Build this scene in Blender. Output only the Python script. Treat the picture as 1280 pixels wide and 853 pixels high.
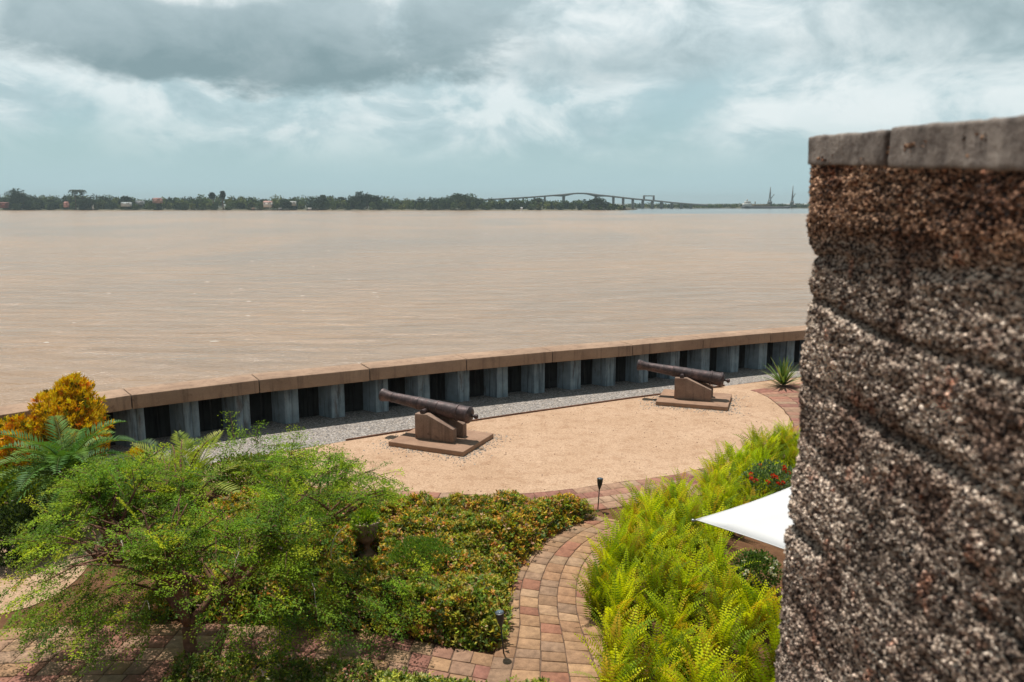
import bpy, bmesh, math, random
import numpy as np
from math import radians as R, sin, cos, pi, atan, tan, atan2, hypot, sqrt

for o in list(bpy.data.objects):
    bpy.data.objects.remove(o)
sc = bpy.context.scene
COL = sc.collection
rng = np.random.default_rng(7)
random.seed(7)

# ------------------------------------------------------------------ camera, sky, sun, exposure
EYE = 6.0
FPX, HORIZON = 995.0, 254.0
PITCH = atan((426.5 - HORIZON) / FPX)
cam_d = bpy.data.cameras.new('camera')
cam = bpy.data.objects.new('camera', cam_d)
COL.objects.link(cam)
cam.location = (0, 0, EYE)
cam.rotation_euler = (pi / 2 - PITCH, 0, 0)
cam_d.sensor_width = 36.0
cam_d.lens = 36.0 * FPX / 1280.0
cam_d.clip_start = 0.05
cam_d.clip_end = 40000
cam_d.dof.use_dof = True
cam_d.dof.focus_distance = 19.0
cam_d.dof.aperture_fstop = 2.9
sc.camera = cam

SUN_OFF = (0.17, -0.27)                        # shadow offset per metre of height
SUN_EL = atan2(1.0, hypot(*SUN_OFF))
SUN_AZ = atan2(-SUN_OFF[0], -SUN_OFF[1])       # clockwise from +Y, where the sun stands
sun_d = bpy.data.lights.new('sun', 'SUN')
sun = bpy.data.objects.new('sun', sun_d)
COL.objects.link(sun)
sun_d.energy = 5.0
sun_d.angle = R(0.53)
sun_d.color = (1.0, 0.95, 0.88)
sun.rotation_euler = (pi / 2 - SUN_EL, 0, -SUN_AZ + pi)
sun.location = (0, 0, 60)

sc.view_settings.view_transform = 'Standard'
sc.view_settings.look = 'None'
sc.view_settings.exposure = 0.0
sc.view_settings.gamma = 1.0
sc.render.engine = 'CYCLES'
sc.cycles.use_denoising = True
sc.cycles.max_bounces = 8
sc.cycles.transparent_max_bounces = 8
sc.cycles.volume_bounces = 0
sc.cycles.caustics_reflective = False
sc.cycles.caustics_refractive = False


class NT:
    """small node-tree helper"""
    def __init__(s, nt):
        s.nt = nt
        s.nt.nodes.clear()

    def n(s, typ, **kw):
        nd = s.nt.nodes.new(typ)
        for k, v in kw.items():
            setattr(nd, k, v)
        return nd

    def put(s, sock, v):
        if v is None:
            return
        if hasattr(v, 'is_output') or hasattr(v, 'links'):
            s.nt.links.new(v, sock)
        else:
            if hasattr(sock, 'default_value'):
                dv = sock.default_value
                if hasattr(dv, '__len__') and not isinstance(v, (int, float)):
                    v = tuple(v)
                    if len(dv) == 4 and len(v) == 3:
                        v = v + (1.0,)
                sock.default_value = v

    def m(s, op, a, b=None, c=None, clamp=False):
        nd = s.n('ShaderNodeMath', operation=op)
        nd.use_clamp = clamp
        s.put(nd.inputs[0], a)
        if b is not None:
            s.put(nd.inputs[1], b)
        if c is not None:
            s.put(nd.inputs[2], c)
        return nd.outputs[0]

    def step(s, x, lo, hi):
        nd = s.n('ShaderNodeMapRange', interpolation_type='SMOOTHSTEP')
        s.put(nd.inputs['Value'], x)
        rev = lo > hi
        s.put(nd.inputs['From Min'], min(lo, hi))
        s.put(nd.inputs['From Max'], max(lo, hi))
        s.put(nd.inputs['To Min'], 1.0 if rev else 0.0)
        s.put(nd.inputs['To Max'], 0.0 if rev else 1.0)
        return nd.outputs[0]

    def mix(s, f, a, b, blend='MIX'):
        nd = s.n('ShaderNodeMix', data_type='RGBA', blend_type=blend)
        s.put(nd.inputs[0], f)
        s.put(nd.inputs[6], a)
        s.put(nd.inputs[7], b)
        return nd.outputs[2]

    def noise(s, vec, scale, detail=4, rough=0.55, dist=0.0):
        nd = s.n('ShaderNodeTexNoise')
        s.put(nd.inputs['Vector'], vec)
        nd.inputs['Scale'].default_value = scale
        nd.inputs['Detail'].default_value = detail
        nd.inputs['Roughness'].default_value = rough
        nd.inputs['Distortion'].default_value = dist
        return nd.outputs[0]

    def voro(s, vec, scale, feature='F1', out='Distance', rnd=1.0):
        nd = s.n('ShaderNodeTexVoronoi', feature=feature)
        s.put(nd.inputs['Vector'], vec)
        nd.inputs['Scale'].default_value = scale
        nd.inputs['Randomness'].default_value = rnd
        return nd.outputs[out]

    def map(s, vec, scale=(1, 1, 1), loc=(0, 0, 0), rot=(0, 0, 0)):
        nd = s.n('ShaderNodeMapping')
        s.put(nd.inputs['Vector'], vec)
        nd.inputs['Scale'].default_value = scale
        nd.inputs['Location'].default_value = loc
        nd.inputs['Rotation'].default_value = rot
        return nd.outputs[0]

    def ramp(s, fac, stops, interp='LINEAR'):
        nd = s.n('ShaderNodeValToRGB')
        cr = nd.color_ramp
        cr.interpolation = interp
        while len(cr.elements) < len(stops):
            cr.elements.new(0.5)
        for e, (p, c) in zip(cr.elements, stops):
            e.position = p
            e.color = tuple(c) + (1.0,) if len(c) == 3 else c
        s.put(nd.inputs[0], fac)
        return nd.outputs[0]

    def xyz(s, x, y, z):
        nd = s.n('ShaderNodeCombineXYZ')
        s.put(nd.inputs[0], x), s.put(nd.inputs[1], y), s.put(nd.inputs[2], z)
        return nd.outputs[0]

    def bump(s, h, strength=0.5, dist=0.02, normal=None):
        nd = s.n('ShaderNodeBump')
        nd.inputs['Strength'].default_value = strength
        nd.inputs['Distance'].default_value = dist
        s.put(nd.inputs['Height'], h)
        if normal is not None:
            s.put(nd.inputs['Normal'], normal)
        return nd.outputs[0]


# ---- world: Nishita sky under layers of cloud
world = bpy.data.worlds.new('World')
sc.world = world
world.use_nodes = True
w = NT(world.node_tree)
SKY = 0.1                                        # background strength
tc = w.n('ShaderNodeTexCoord')
sep = w.n('ShaderNodeSeparateXYZ')
w.nt.links.new(tc.outputs['Generated'], sep.inputs[0])
az = w.m('ARCTAN2', sep.outputs[0], sep.outputs[1])
el = w.m('ARCSINE', sep.outputs[2])
sky = w.n('ShaderNodeTexSky', sky_type='NISHITA')
sky.sun_disc = False
sky.sun_elevation = SUN_EL
sky.sun_rotation = SUN_AZ
sky.air_density = 1.0
sky.dust_density = 2.0
sky.ozone_density = 1.5
uv = w.xyz(az, w.m('MULTIPLY', el, 1.7), 0.0)
n1 = w.noise(uv, 4.2, 10, 0.58, 0.25)
n2 = w.noise(w.map(uv, (1, 1, 1), (3.7, 1.3, 5.1)), 9.0, 10, 0.6, 0.3)
n4 = w.noise(w.map(uv, (1, 1.25, 1), (1.9, 7.7, 2.2)), 6.0, 12, 0.62, 0.2)
n3 = w.noise(w.map(uv, (1, 1, 1), (9.1, 4.2, 2.0)), 2.2, 6, 0.55)


def K(c):
    return tuple(v / SKY for v in c)


def blob(ac, ec, sa, se, warp=0.9, lo=0.7, hi=1.15, nn=None):
    a = w.m('POWER', w.m('DIVIDE', w.m('ABSOLUTE', w.m('SUBTRACT', az, ac)), sa), 2.0)
    b = w.m('POWER', w.m('DIVIDE', w.m('ABSOLUTE', w.m('SUBTRACT', el, ec)), se), 2.0)
    d = w.m('ADD', a, b)
    d = w.m('MULTIPLY_ADD', w.m('SUBTRACT', nn or n1, 0.5), warp * 2.2, d)
    return w.step(d, hi, lo)


clear = w.mix(0.7, w.mix(1.0, sky.outputs[0], (0.85, 1.02, 0.98), 'MULTIPLY'), K((0.40, 0.585, 0.625)))
# thin high veil and small cumulus over the whole sky
c = w.mix(w.m('MULTIPLY', w.step(n3, 0.36, 0.7), 0.55), clear, K((0.53, 0.665, 0.70)))
cum = w.m('MULTIPLY', w.step(w.noise(w.map(uv, (1, 1.1, 1), (3.7, 1.35, 5.1)), 7.5, 12, 0.62, 0.35), 0.46, 0.64), w.step(el, 0.03, 0.09))
c = w.mix(w.m('MULTIPLY', cum, 0.6), c, K((0.66, 0.755, 0.775)))
cumd = w.m('MULTIPLY', w.step(w.noise(w.map(uv, (1, 1, 1), (3.73, 1.42, 5.1)), 9.0, 8, 0.6, 0.3), 0.52, 0.7), w.step(el, 0.04, 0.12))
c = w.mix(w.m('MULTIPLY', cumd, 0.35), c, K((0.36, 0.48, 0.52)))
bill = w.noise(w.map(uv, (1, 1.0, 1), (6.3, 2.9, 8.8)), 9.0, 13, 0.6, 0.35)
cov = w.m('MULTIPLY', w.step(w.noise(w.map(uv, (1, 1.1, 1), (2.3, 8.9, 1.8)), 3.4, 5, 0.55), 0.28, 0.48), w.step(el, 0.025, 0.10))
c = w.mix(w.m('MULTIPLY', cov, 0.68), c, w.ramp(bill, [(0.40, K((0.40, 0.535, 0.575))), (0.48, K((0.52, 0.645, 0.68))), (0.53, K((0.70, 0.785, 0.80))), (0.61, K((0.86, 0.91, 0.91)))]))
# the bright bank in the upper middle
c = w.mix(w.m('MULTIPLY', blob(0.14, 0.215, 0.38, 0.085, 0.9, 0.2, 1.35, n2), 0.8), c, w.ramp(bill, [(0.36, K((0.38, 0.485, 0.52))), (0.5, K((0.60, 0.70, 0.73))), (0.62, K((0.80, 0.86, 0.87)))]))
# high grey deck
deck = w.m('MULTIPLY', w.step(n1, 0.42, 0.62), w.step(el, 0.12, 0.2))
c = w.mix(w.m('MULTIPLY', deck, 0.3), c, K((0.46, 0.56, 0.59)))
# dark flat-based cloud on the left, a second one far right
dA = blob(-0.31, 0.186, 0.36, 0.066, 1.15, 0.55, 1.15, n4)
base = w.step(w.m('MULTIPLY_ADD', w.m('SUBTRACT', n2, 0.5), 0.06, el), 0.135, 0.24)
c = w.mix(w.m('MULTIPLY', dA, 0.95), c, w.mix(w.m('MULTIPLY_ADD', w.m('SUBTRACT', bill, 0.5), 1.5, base, True), K((0.215, 0.31, 0.34)), K((0.43, 0.535, 0.57))))
dB = blob(0.54, 0.185, 0.24, 0.055, 1.0, -0.2, 1.4, n4)
c = w.mix(w.m('MULTIPLY', dB, 0.7), c, w.ramp(bill, [(0.35, K((0.27, 0.36, 0.385))), (0.62, K((0.50, 0.60, 0.625)))]))
dC = blob(0.10, 0.165, 0.20, 0.03, 1.2, -0.2, 1.4, n4)
c = w.mix(w.m('MULTIPLY', dC, 0.5), c, K((0.37, 0.475, 0.505)))
hole = blob(-0.345, 0.243, 0.10, 0.034, 1.3, 0.4, 1.3, n2)
c = w.mix(w.m('MULTIPLY', hole, 0.95), c, w.ramp(bill, [(0.4, K((0.60, 0.69, 0.72))), (0.56, K((0.90, 0.94, 0.94)))]))
edge = blob(-0.60, 0.20, 0.06, 0.07, 1.2, 0.3, 1.3, n2)
c = w.mix(w.m('MULTIPLY', edge, 0.85), c, K((0.66, 0.76, 0.78)))
# haze towards the horizon
c = w.mix(w.m('MULTIPLY', w.step(el, 0.08, 0.0), 0.8), c, K((0.45, 0.635, 0.685)))
# unseen sky overhead and behind the camera, darkened to cut ambient light
c = w.mix(w.m('MULTIPLY', w.step(el, 0.32, 0.55), 0.9), c, w.mix(n1, K((0.17, 0.22, 0.25)), K((0.33, 0.40, 0.44))))
c = w.mix(w.m('MULTIPLY', w.step(sep.outputs[1], 0.35, -0.15), 0.85), c, K((0.17, 0.22, 0.25)))
bg = w.n('ShaderNodeBackground')
bg.inputs['Strength'].default_value = SKY * 1.08
w.put(bg.inputs['Color'], c)
wo = w.n('ShaderNodeOutputWorld')
w.nt.links.new(bg.outputs[0], wo.inputs[0])
world.cycles.sampling_method = 'MANUAL'
world.cycles.sample_map_resolution = 512


# ------------------------------------------------------------------ helpers
def ray(px, py):
    u = (px - 640) / FPX
    v = (py - 426.5) / FPX
    return np.array((u, cos(PITCH) - v * sin(PITCH), -sin(PITCH) - v * cos(PITCH)))


def G(px, py, z=0.0):                      # a survey of the ground: picture point -> place at height z
    d = ray(px, py)
    t = (z - EYE) / d[2]
    return np.array((d[0] * t, d[1] * t, z))


def FAR(px, py, y):                        # place at distance y
    d = ray(px, py)
    t = y / d[1]
    return np.array((d[0] * t, y, EYE + d[2] * t))


def _hash(i, j, k, s):
    h = (i.astype(np.int64) * 374761393 + j.astype(np.int64) * 668265263 + k.astype(np.int64) * 2147483647 + s * 1274126177) & 0xFFFFFFFF
    h = ((h ^ (h >> 13)) * 1274126177) & 0xFFFFFFFF
    h = ((h ^ (h >> 16)) * 2246822519) & 0xFFFFFFFF
    h = h ^ (h >> 15)
    return (h & 0xFFFFFF) / float(0xFFFFFF)


def vnoise(P, scale=1.0, seed=0):
    P = np.asarray(P, float) * scale
    I = np.floor(P).astype(np.int64)
    f = P - I
    f = f * f * (3 - 2 * f)
    out = 0
    for a in (0, 1):
        for b in (0, 1):
            for c_ in (0, 1):
                wgt = (f[:, 0] if a else 1 - f[:, 0]) * (f[:, 1] if b else 1 - f[:, 1]) * (f[:, 2] if c_ else 1 - f[:, 2])
                out = out + wgt * _hash(I[:, 0] + a, I[:, 1] + b, I[:, 2] + c_, seed)
    return out


def fbm(P, scale=1.0, oct=4, seed=0, gain=0.5):
    t = 0
    a = 1.0
    tot = 0
    for i in range(oct):
        t = t + a * vnoise(P, scale * 2 ** i, seed + i * 17)
        tot += a
        a *= gain
    return t / tot


def worley(P, scale, seed=0):
    P = np.asarray(P, float) * scale
    I = np.floor(P).astype(np.int64)
    best = np.full(len(P), 9.0)
    for a in (-1, 0, 1):
        for b in (-1, 0, 1):
            for c_ in (-1, 0, 1):
                J = I + np.array((a, b, c_))
                q = np.stack([J[:, d] + _hash(J[:, 0], J[:, 1], J[:, 2], seed + 31 * d) for d in range(3)], 1)
                best = np.minimum(best, np.sum((P - q) ** 2, 1))
    return np.sqrt(best)


def unit(a):
    a = np.asarray(a, float)
    return a / np.maximum(np.linalg.norm(a, axis=-1, keepdims=True), 1e-9)


def raw_mesh(name, V, loops, totals, col=None, smooth=None):
    me = bpy.data.meshes.new(name)
    V = np.asarray(V, np.float32)
    me.vertices.add(len(V))
    me.vertices.foreach_set('co', V.ravel())
    loops = np.asarray(loops, np.int32).ravel()
    totals = np.asarray(totals, np.int32)
    me.loops.add(len(loops))
    me.loops.foreach_set('vertex_index', loops)
    me.polygons.add(len(totals))
    starts = np.concatenate(([0], np.cumsum(totals)[:-1])).astype(np.int32)
    me.polygons.foreach_set('loop_start', starts)
    me.polygons.foreach_set('loop_total', totals)
    if smooth is not None:
        me.polygons.foreach_set('use_smooth', np.full(len(totals), bool(smooth)))
    me.update(calc_edges=True)
    if col is not None:
        at = me.attributes.new('Col', 'FLOAT_COLOR', 'POINT')
        cc = np.ones((len(V), 4), np.float32)
        cc[:, :3] = col
        at.data.foreach_set('color', cc.ravel())
    me.validate()
    return me


def link(name, me, parent=None, loc=None):
    o = bpy.data.objects.new(name, me)
    COL.objects.link(o)
    if parent is not None:
        o.parent = parent
    if loc is not None:
        o.location = loc
    return o


class MB:
    """collects shapes that become one mesh object"""
    def __init__(s):
        s.V, s.L, s.T, s.C, s.k = [], [], [], [], 0

    def add(s, V, F, col=None):
        V = np.asarray(V, float).reshape(-1, 3)
        if isinstance(F, np.ndarray):
            s.L.append((F + s.k).ravel())
            s.T.append(np.full(len(F), F.shape[1]))
        else:
            for f in F:
                s.L.append(np.asarray(f) + s.k)
                s.T.append(np.array([len(f)]))
        s.V.append(V)
        cc = np.ones((len(V), 3)) * (0.5 if col is None else np.asarray(col))
        s.C.append(cc)
        s.k += len(V)
        return s

    def box(s, lo, hi, col=None, M=None):
        (x0, y0, z0), (x1, y1, z1) = lo, hi
        V = np.array([(x0, y0, z0), (x1, y0, z0), (x1, y1, z0), (x0, y1, z0), (x0, y0, z1), (x1, y0, z1), (x1, y1, z1), (x0, y1, z1)], float)
        if M is not None:
            V = V @ np.asarray(M)[:3, :3].T + np.asarray(M)[:3, 3]
        return s.add(V, np.array([(0, 3, 2, 1), (4, 5, 6, 7), (0, 1, 5, 4), (1, 2, 6, 5), (2, 3, 7, 6), (3, 0, 4, 7)]), col)

    def prism(s, poly, axis0, axis1, ext, org=(0, 0, 0), col=None):
        """2-D polygon in the plane of axis0/axis1, swept by the vector ext"""
        org, a0, a1, ext = map(lambda q: np.asarray(q, float), (org, axis0, axis1, ext))
        A = np.array([org + a0 * p + a1 * q for p, q in poly])
        n = len(A)
        F = [list(range(n))[::-1], list(range(n, 2 * n))] + [[i, (i + 1) % n, n + (i + 1) % n, n + i] for i in range(n)]
        return s.add(np.vstack([A, A + ext]), F, col)

    def tube(s, pts, rad, seg=6, col=None, caps=True):
        P = np.asarray(pts, float)
        n = len(P)
        rad = np.ones(n) * rad if np.isscalar(rad) else np.asarray(rad, float)
        T = unit(np.gradient(P, axis=0))
        up = np.array((0, 0, 1.0)) if abs(T[0][2]) < 0.9 else np.array((1.0, 0, 0))
        a = unit(np.cross(T[0], up))
        V = []
        for i in range(n):
            a = unit(a - T[i] * np.dot(a, T[i]))
            b = np.cross(T[i], a)
            for j in range(seg):
                t = 2 * pi * j / seg
                V.append(P[i] + rad[i] * (cos(t) * a + sin(t) * b))
        F = [(i * seg + j, i * seg + (j + 1) % seg, (i + 1) * seg + (j + 1) % seg, (i + 1) * seg + j) for i in range(n - 1) for j in range(seg)]
        if caps:
            F = F + [list(range(seg))[::-1], [(n - 1) * seg + j for j in range(seg)]]
        return s.add(V, F, col)

    def lathe(s, prof, seg=24, M=None, col=None, close=True):
        """profile of (radius, height) about z"""
        V = []
        for r, z in prof:
            for j in range(seg):
                t = 2 * pi * j / seg
                V.append((r * cos(t), r * sin(t), z))
        V = np.array(V)
        if M is not None:
            V = V @ np.asarray(M)[:3, :3].T + np.asarray(M)[:3, 3]
        n = len(prof)
        F = [(i * seg + j, i * seg + (j + 1) % seg, (i + 1) * seg + (j + 1) % seg, (i + 1) * seg + j) for i in range(n - 1) for j in range(seg)]
        if close:
            F = F + [list(range(seg))[::-1], [(n - 1) * seg + j for j in range(seg)]]
        return s.add(V, F, col)

    def build(s, name, mt=None, parent=None, loc=None, smooth=None, sharp=None, bevel=None):
        me = raw_mesh(name, np.vstack(s.V), np.concatenate(s.L), np.concatenate(s.T), np.vstack(s.C), smooth)
        if sharp is not None:
            me.set_sharp_from_angle(angle=R(sharp))
        if mt is not None:
            me.materials.append(mt)
        o = link(name, me, parent, loc)
        if bevel:
            b = o.modifiers.new('bevel', 'BEVEL')
            b.width = bevel
            b.segments = 2
            b.limit_method = 'ANGLE'
        return o


def leaves(P, D, N, L, W, fold=0.18):
    """one folded diamond per leaf -> V (4n,3), F (n,4)"""
    P, D, N = np.asarray(P, float), unit(D), np.asarray(N, float)
    T = unit(np.cross(D, N))
    N = np.cross(T, D)
    L = np.asarray(L, float).reshape(-1, 1) * np.ones((len(P), 1))
    W = np.asarray(W, float).reshape(-1, 1) * np.ones((len(P), 1))
    mid = P + D * L * 0.48
    V = np.stack([P, mid + T * W * 0.5 + N * W * fold, P + D * L - N * L * 0.08, mid - T * W * 0.5 + N * W * fold], 1).reshape(-1, 3)
    F = np.arange(len(P) * 4).reshape(-1, 4)
    return V, F


def tag(o, label, cat, group=None, kind=None):
    if label:
        o['label'] = label
    if cat:
        o['category'] = cat
    if group:
        o['group'] = group
    if kind:
        o['kind'] = kind
    return o


def empty(name, loc, rz=0.0, label=None, cat=None, group=None):
    o = bpy.data.objects.new(name, None)
    o.empty_display_size = 0.3
    COL.objects.link(o)
    o.location = loc
    o.rotation_euler = (0, 0, rz)
    return tag(o, label, cat, group)


def copy_thing(root, loc=None, rz=None, label=None, scale=None):
    c_ = root.copy()
    COL.objects.link(c_)
    if loc is not None:
        c_.location = loc
    if rz is not None:
        c_.rotation_euler = (0, 0, rz)
    if scale is not None:
        c_.scale = scale
    if label:
        c_['label'] = label
    for ch in root.children:
        d = ch.copy()
        COL.objects.link(d)
        d.parent = c_
        for g in ch.children:
            e = g.copy()
            COL.objects.link(e)
            e.parent = d
    return c_


def struct(name, me_or_mb, mt):
    o = me_or_mb.build(name, mt) if isinstance(me_or_mb, MB) else me_or_mb
    o['kind'] = 'structure'
    return o


def poly_sheet(pts, z):
    mb = MB()
    pts = [(p[0], p[1], z) for p in pts]
    mb.add(pts, [list(range(len(pts)))])
    return mb


def smooth_line(pts, n=60):
    """Catmull-Rom through 2-D points"""
    P = np.asarray([p[:2] for p in pts], float)
    P = np.vstack([2 * P[0] - P[1], P, 2 * P[-1] - P[-2]])
    segs = len(P) - 3
    out = []
    for t in np.linspace(0, segs - 1e-6, n):
        i = int(t)
        f = t - i
        a, b, c_, d = P[i:i + 4]
        out.append(0.5 * (2 * b + (c_ - a) * f + (2 * a - 5 * b + 4 * c_ - d) * f ** 2 + (3 * b - a - 3 * c_ + d) * f ** 3))
    out = np.array(out)
    seg = np.r_[0, np.cumsum(np.linalg.norm(np.diff(out, axis=0), axis=1))]
    s_ = np.linspace(0, seg[-1], n)
    return np.stack([np.interp(s_, seg, out[:, 0]), np.interp(s_, seg, out[:, 1])], 1)


def inside(pts, poly):
    x, y = pts[:, 0], pts[:, 1]
    poly = np.asarray(poly)
    r = np.zeros(len(pts), bool)
    j = len(poly) - 1
    for i in range(len(poly)):
        xi, yi, xj, yj = poly[i][0], poly[i][1], poly[j][0], poly[j][1]
        cond = ((yi > y) != (yj > y)) & (x < (xj - xi) * (y - yi) / (yj - yi + 1e-12) + xi)
        r ^= cond
        j = i
    return r


def edge_dist(pts, poly):
    poly = np.asarray([p[:2] for p in poly], float)
    d = np.full(len(pts), 1e9)
    for i in range(len(poly)):
        a, b = poly[i], poly[(i + 1) % len(poly)]
        ab = b - a
        t = np.clip(((pts - a) @ ab) / (ab @ ab + 1e-12), 0, 1)
        d = np.minimum(d, np.linalg.norm(pts - a - t[:, None] * ab, axis=1))
    return d


# ------------------------------------------------------------------ materials
def new_mat(name):
    m_ = bpy.data.materials.new(name)
    m_.use_nodes = True
    t = NT(m_.node_tree)
    b = t.n('ShaderNodeBsdfPrincipled')
    out = t.n('ShaderNodeOutputMaterial')
    t.nt.links.new(b.outputs[0], out.inputs[0])
    t.b, t.out = b, out
    t.obj = t.n('ShaderNodeTexCoord').outputs['Object']
    t.pos = t.n('ShaderNodeNewGeometry').outputs['Position']
    return m_, t


def plain(name, colr, rough=0.6, var=0.25, scale=6.0, metal=0.0, bump=0.0, spec=0.4):
    m_, t = new_mat(name)
    n_ = t.noise(t.obj, scale, 5, 0.6)
    lo = tuple(v * (1 - var) for v in colr)
    hi = tuple(min(1, v * (1 + var)) for v in colr)
    t.put(t.b.inputs['Base Color'], t.ramp(n_, [(0.3, lo), (0.7, hi)]))
    t.b.inputs['Roughness'].default_value = rough
    t.b.inputs['Metallic'].default_value = metal
    t.b.inputs['Specular IOR Level'].default_value = spec
    if bump:
        t.put(t.b.inputs['Normal'], t.bump(t.noise(t.obj, scale * 5, 5, 0.6), 0.6, bump))
    return m_


def leaf_mat(name, trans=0.35, rough=0.45, spec=0.35, tint=(1.25, 1.2, 0.5)):
    m_, t = new_mat(name)
    at = t.n('ShaderNodeAttribute', attribute_name='Col')
    t.put(t.b.inputs['Base Color'], at.outputs['Color'])
    t.b.inputs['Roughness'].default_value = rough
    t.b.inputs['Specular IOR Level'].default_value = spec
    tr = t.n('ShaderNodeBsdfTranslucent')
    t.put(tr.inputs['Color'], t.mix(1.0, at.outputs['Color'], tint, 'MULTIPLY'))
    mx = t.n('ShaderNodeMixShader')
    mx.inputs[0].default_value = trans
    t.nt.links.new(t.b.outputs[0], mx.inputs[1])
    t.nt.links.new(tr.outputs[0], mx.inputs[2])
    t.nt.links.new(mx.outputs[0], t.out.inputs[0])
    return m_


def col_mat(name, rough=0.8, bump=0.0, bscale=60.0, dirt=0.3, spec=0.3):
    """colour per piece from the mesh, with fine wear on top"""
    m_, t = new_mat(name)
    at = t.n('ShaderNodeAttribute', attribute_name='Col')
    n_ = t.noise(t.pos, 9.0, 6, 0.65)
    f_ = t.noise(t.pos, bscale, 4, 0.6)
    c1 = t.mix(dirt, at.outputs['Color'], t.ramp(n_, [(0.35, (0.25, 0.22, 0.2)), (0.65, (1.0, 0.98, 0.95))]), 'MULTIPLY')
    c1 = t.mix(0.35, c1, t.ramp(f_, [(0.3, (0.4, 0.38, 0.36)), (0.6, (1, 1, 1))]), 'MULTIPLY')
    t.put(t.b.inputs['Base Color'], c1)
    t.b.inputs['Roughness'].default_value = rough
    t.b.inputs['Specular IOR Level'].default_value = spec
    if bump:
        t.put(t.b.inputs['Normal'], t.bump(f_, 0.7, bump))
    return m_


M_leaf = leaf_mat('leaf_green', 0.4, 0.6, 0.12)
M_fern = leaf_mat('leaf_fern', 0.4, 0.6, 0.12)
M_gloss = leaf_mat('leaf_glossy', 0.25, 0.55, 0.2)
M_far = leaf_mat('leaf_far', 0.1, 0.8, 0.1)
M_bark = plain('bark', (0.17, 0.085, 0.055), 0.85, 0.45, 14, bump=0.006, spec=0.2)
M_twig = plain('twig_pale', (0.42, 0.36, 0.29), 0.85, 0.3, 20, spec=0.2)

# sand court
M_sand, t = new_mat('sand')
a1 = t.noise(t.pos, 0.5, 5, 0.6)
a2 = t.noise(t.pos, 28.0, 4, 0.7)
a3 = t.noise(t.pos, 3.0, 5, 0.7)
cS = t.ramp(a1, [(0.35, (0.475, 0.315, 0.205)), (0.65, (0.545, 0.375, 0.255))])
cS = t.mix(0.65, cS, t.ramp(a2, [(0.32, (0.45, 0.4, 0.36)), (0.55, (1, 1, 1)), (0.75, (1.3, 1.3, 1.32))]), 'MULTIPLY')
cS = t.mix(0.5, cS, t.ramp(a3, [(0.38, (0.7, 0.62, 0.56)), (0.5, (1, 1, 1))]), 'MULTIPLY')
litter = t.m('MULTIPLY', t.step(t.voro(t.pos, 1.6), 0.05, 0.025), t.step(t.noise(t.pos, 0.9, 2), 0.45, 0.6))
cS = t.mix(t.m('MULTIPLY', litter, 0.8), cS, (0.16, 0.09, 0.05))
t.put(t.b.inputs['Base Color'], cS)
t.b.inputs['Roughness'].default_value = 0.95
t.b.inputs['Specular IOR Level'].default_value = 0.1
t.put(t.b.inputs['Normal'], t.bump(t.m('ADD', a2, t.m('MULTIPLY', a3, 0.5)), 0.5, 0.02))

# gravel
M_gravel, t = new_mat('gravel')
vc = t.voro(t.pos, 26.0, 'F1', 'Color')
vd = t.voro(t.pos, 26.0)
sepc = t.n('ShaderNodeSeparateColor')
t.put(sepc.inputs[0], vc)
cG = t.ramp(sepc.outputs[0], [(0.0, (0.20, 0.18, 0.17)), (0.3, (0.36, 0.33, 0.30)), (0.6, (0.44, 0.40, 0.37)), (0.85, (0.52, 0.44, 0.36)), (1.0, (0.66, 0.63, 0.60))])
cG = t.mix(0.7, cG, t.ramp(vd, [(0.2, (0.92, 0.92, 0.92)), (0.7, (0.26, 0.245, 0.24))]), 'MULTIPLY')
t.put(t.b.inputs['Base Color'], cG)
t.b.inputs['Roughness'].default_value = 0.9
t.b.inputs['Specular IOR Level'].default_value = 0.2
t.put(t.b.inputs['Normal'], t.bump(vd, -0.9, 0.03))

# garden soil
M_soil, t = new_mat('soil')
s1 = t.noise(t.pos, 3.0, 6, 0.65)
s2 = t.noise(t.pos, 40.0, 4, 0.7)
t.put(t.b.inputs['Base Color'], t.mix(0.5, t.ramp(s1, [(0.35, (0.13, 0.065, 0.035)), (0.65, (0.22, 0.115, 0.06))]), t.ramp(s2, [(0.35, (0.4, 0.38, 0.36)), (0.65, (1.1, 1.1, 1.1))]), 'MULTIPLY'))
t.b.inputs['Roughness'].default_value = 1.0
t.b.inputs['Specular IOR Level'].default_value = 0.1
t.put(t.b.inputs['Normal'], t.bump(s2, 0.8, 0.03))

# river
M_water, t = new_mat('muddy_water')
wv = t.map(t.pos, (0.35, 1.0, 1.0), (0, 0, 0), (0, 0, 0.18))
b1 = t.noise(wv, 0.6, 6, 0.65, 0.4)
b2 = t.noise(wv, 0.14, 3, 0.5, 0.3)
pt = t.noise(t.map(t.pos, (0.014, 0.009, 1), (4, 0, 0)), 1.0, 5, 0.6, 0.6)
st = t.noise(t.map(t.pos, (0.02, 0.16, 1), (0, 9, 0), (0, 0, 0.1)), 1.0, 6, 0.65, 0.5)
cW = t.ramp(pt, [(0.35, (0.315, 0.232, 0.168)), (0.6, (0.42, 0.272, 0.165))])
cW = t.mix(0.3, cW, t.ramp(st, [(0.35, (0.86, 0.9, 0.95)), (0.65, (1.08, 1.02, 0.96))]), 'MULTIPLY')
sp = t.n('ShaderNodeSeparateXYZ')
t.put(sp.inputs[0], t.pos)
cW = t.mix(0.38, cW, t.ramp(t.noise(t.map(t.pos, (0.3, 0.8, 1), (0, 0, 0), (0, 0, 0.2)), 1.0, 6, 0.7, 0.3), [(0.36, (0.74, 0.76, 0.79)), (0.6, (1.10, 1.07, 1.04))]), 'MULTIPLY')
band = t.m('MULTIPLY', t.step(sp.outputs[1], 590, 640), t.step(t.m('SUBTRACT', sp.outputs[0], t.m('MULTIPLY', sp.outputs[1], 0.135)), -8.0, 16.0))
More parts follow.
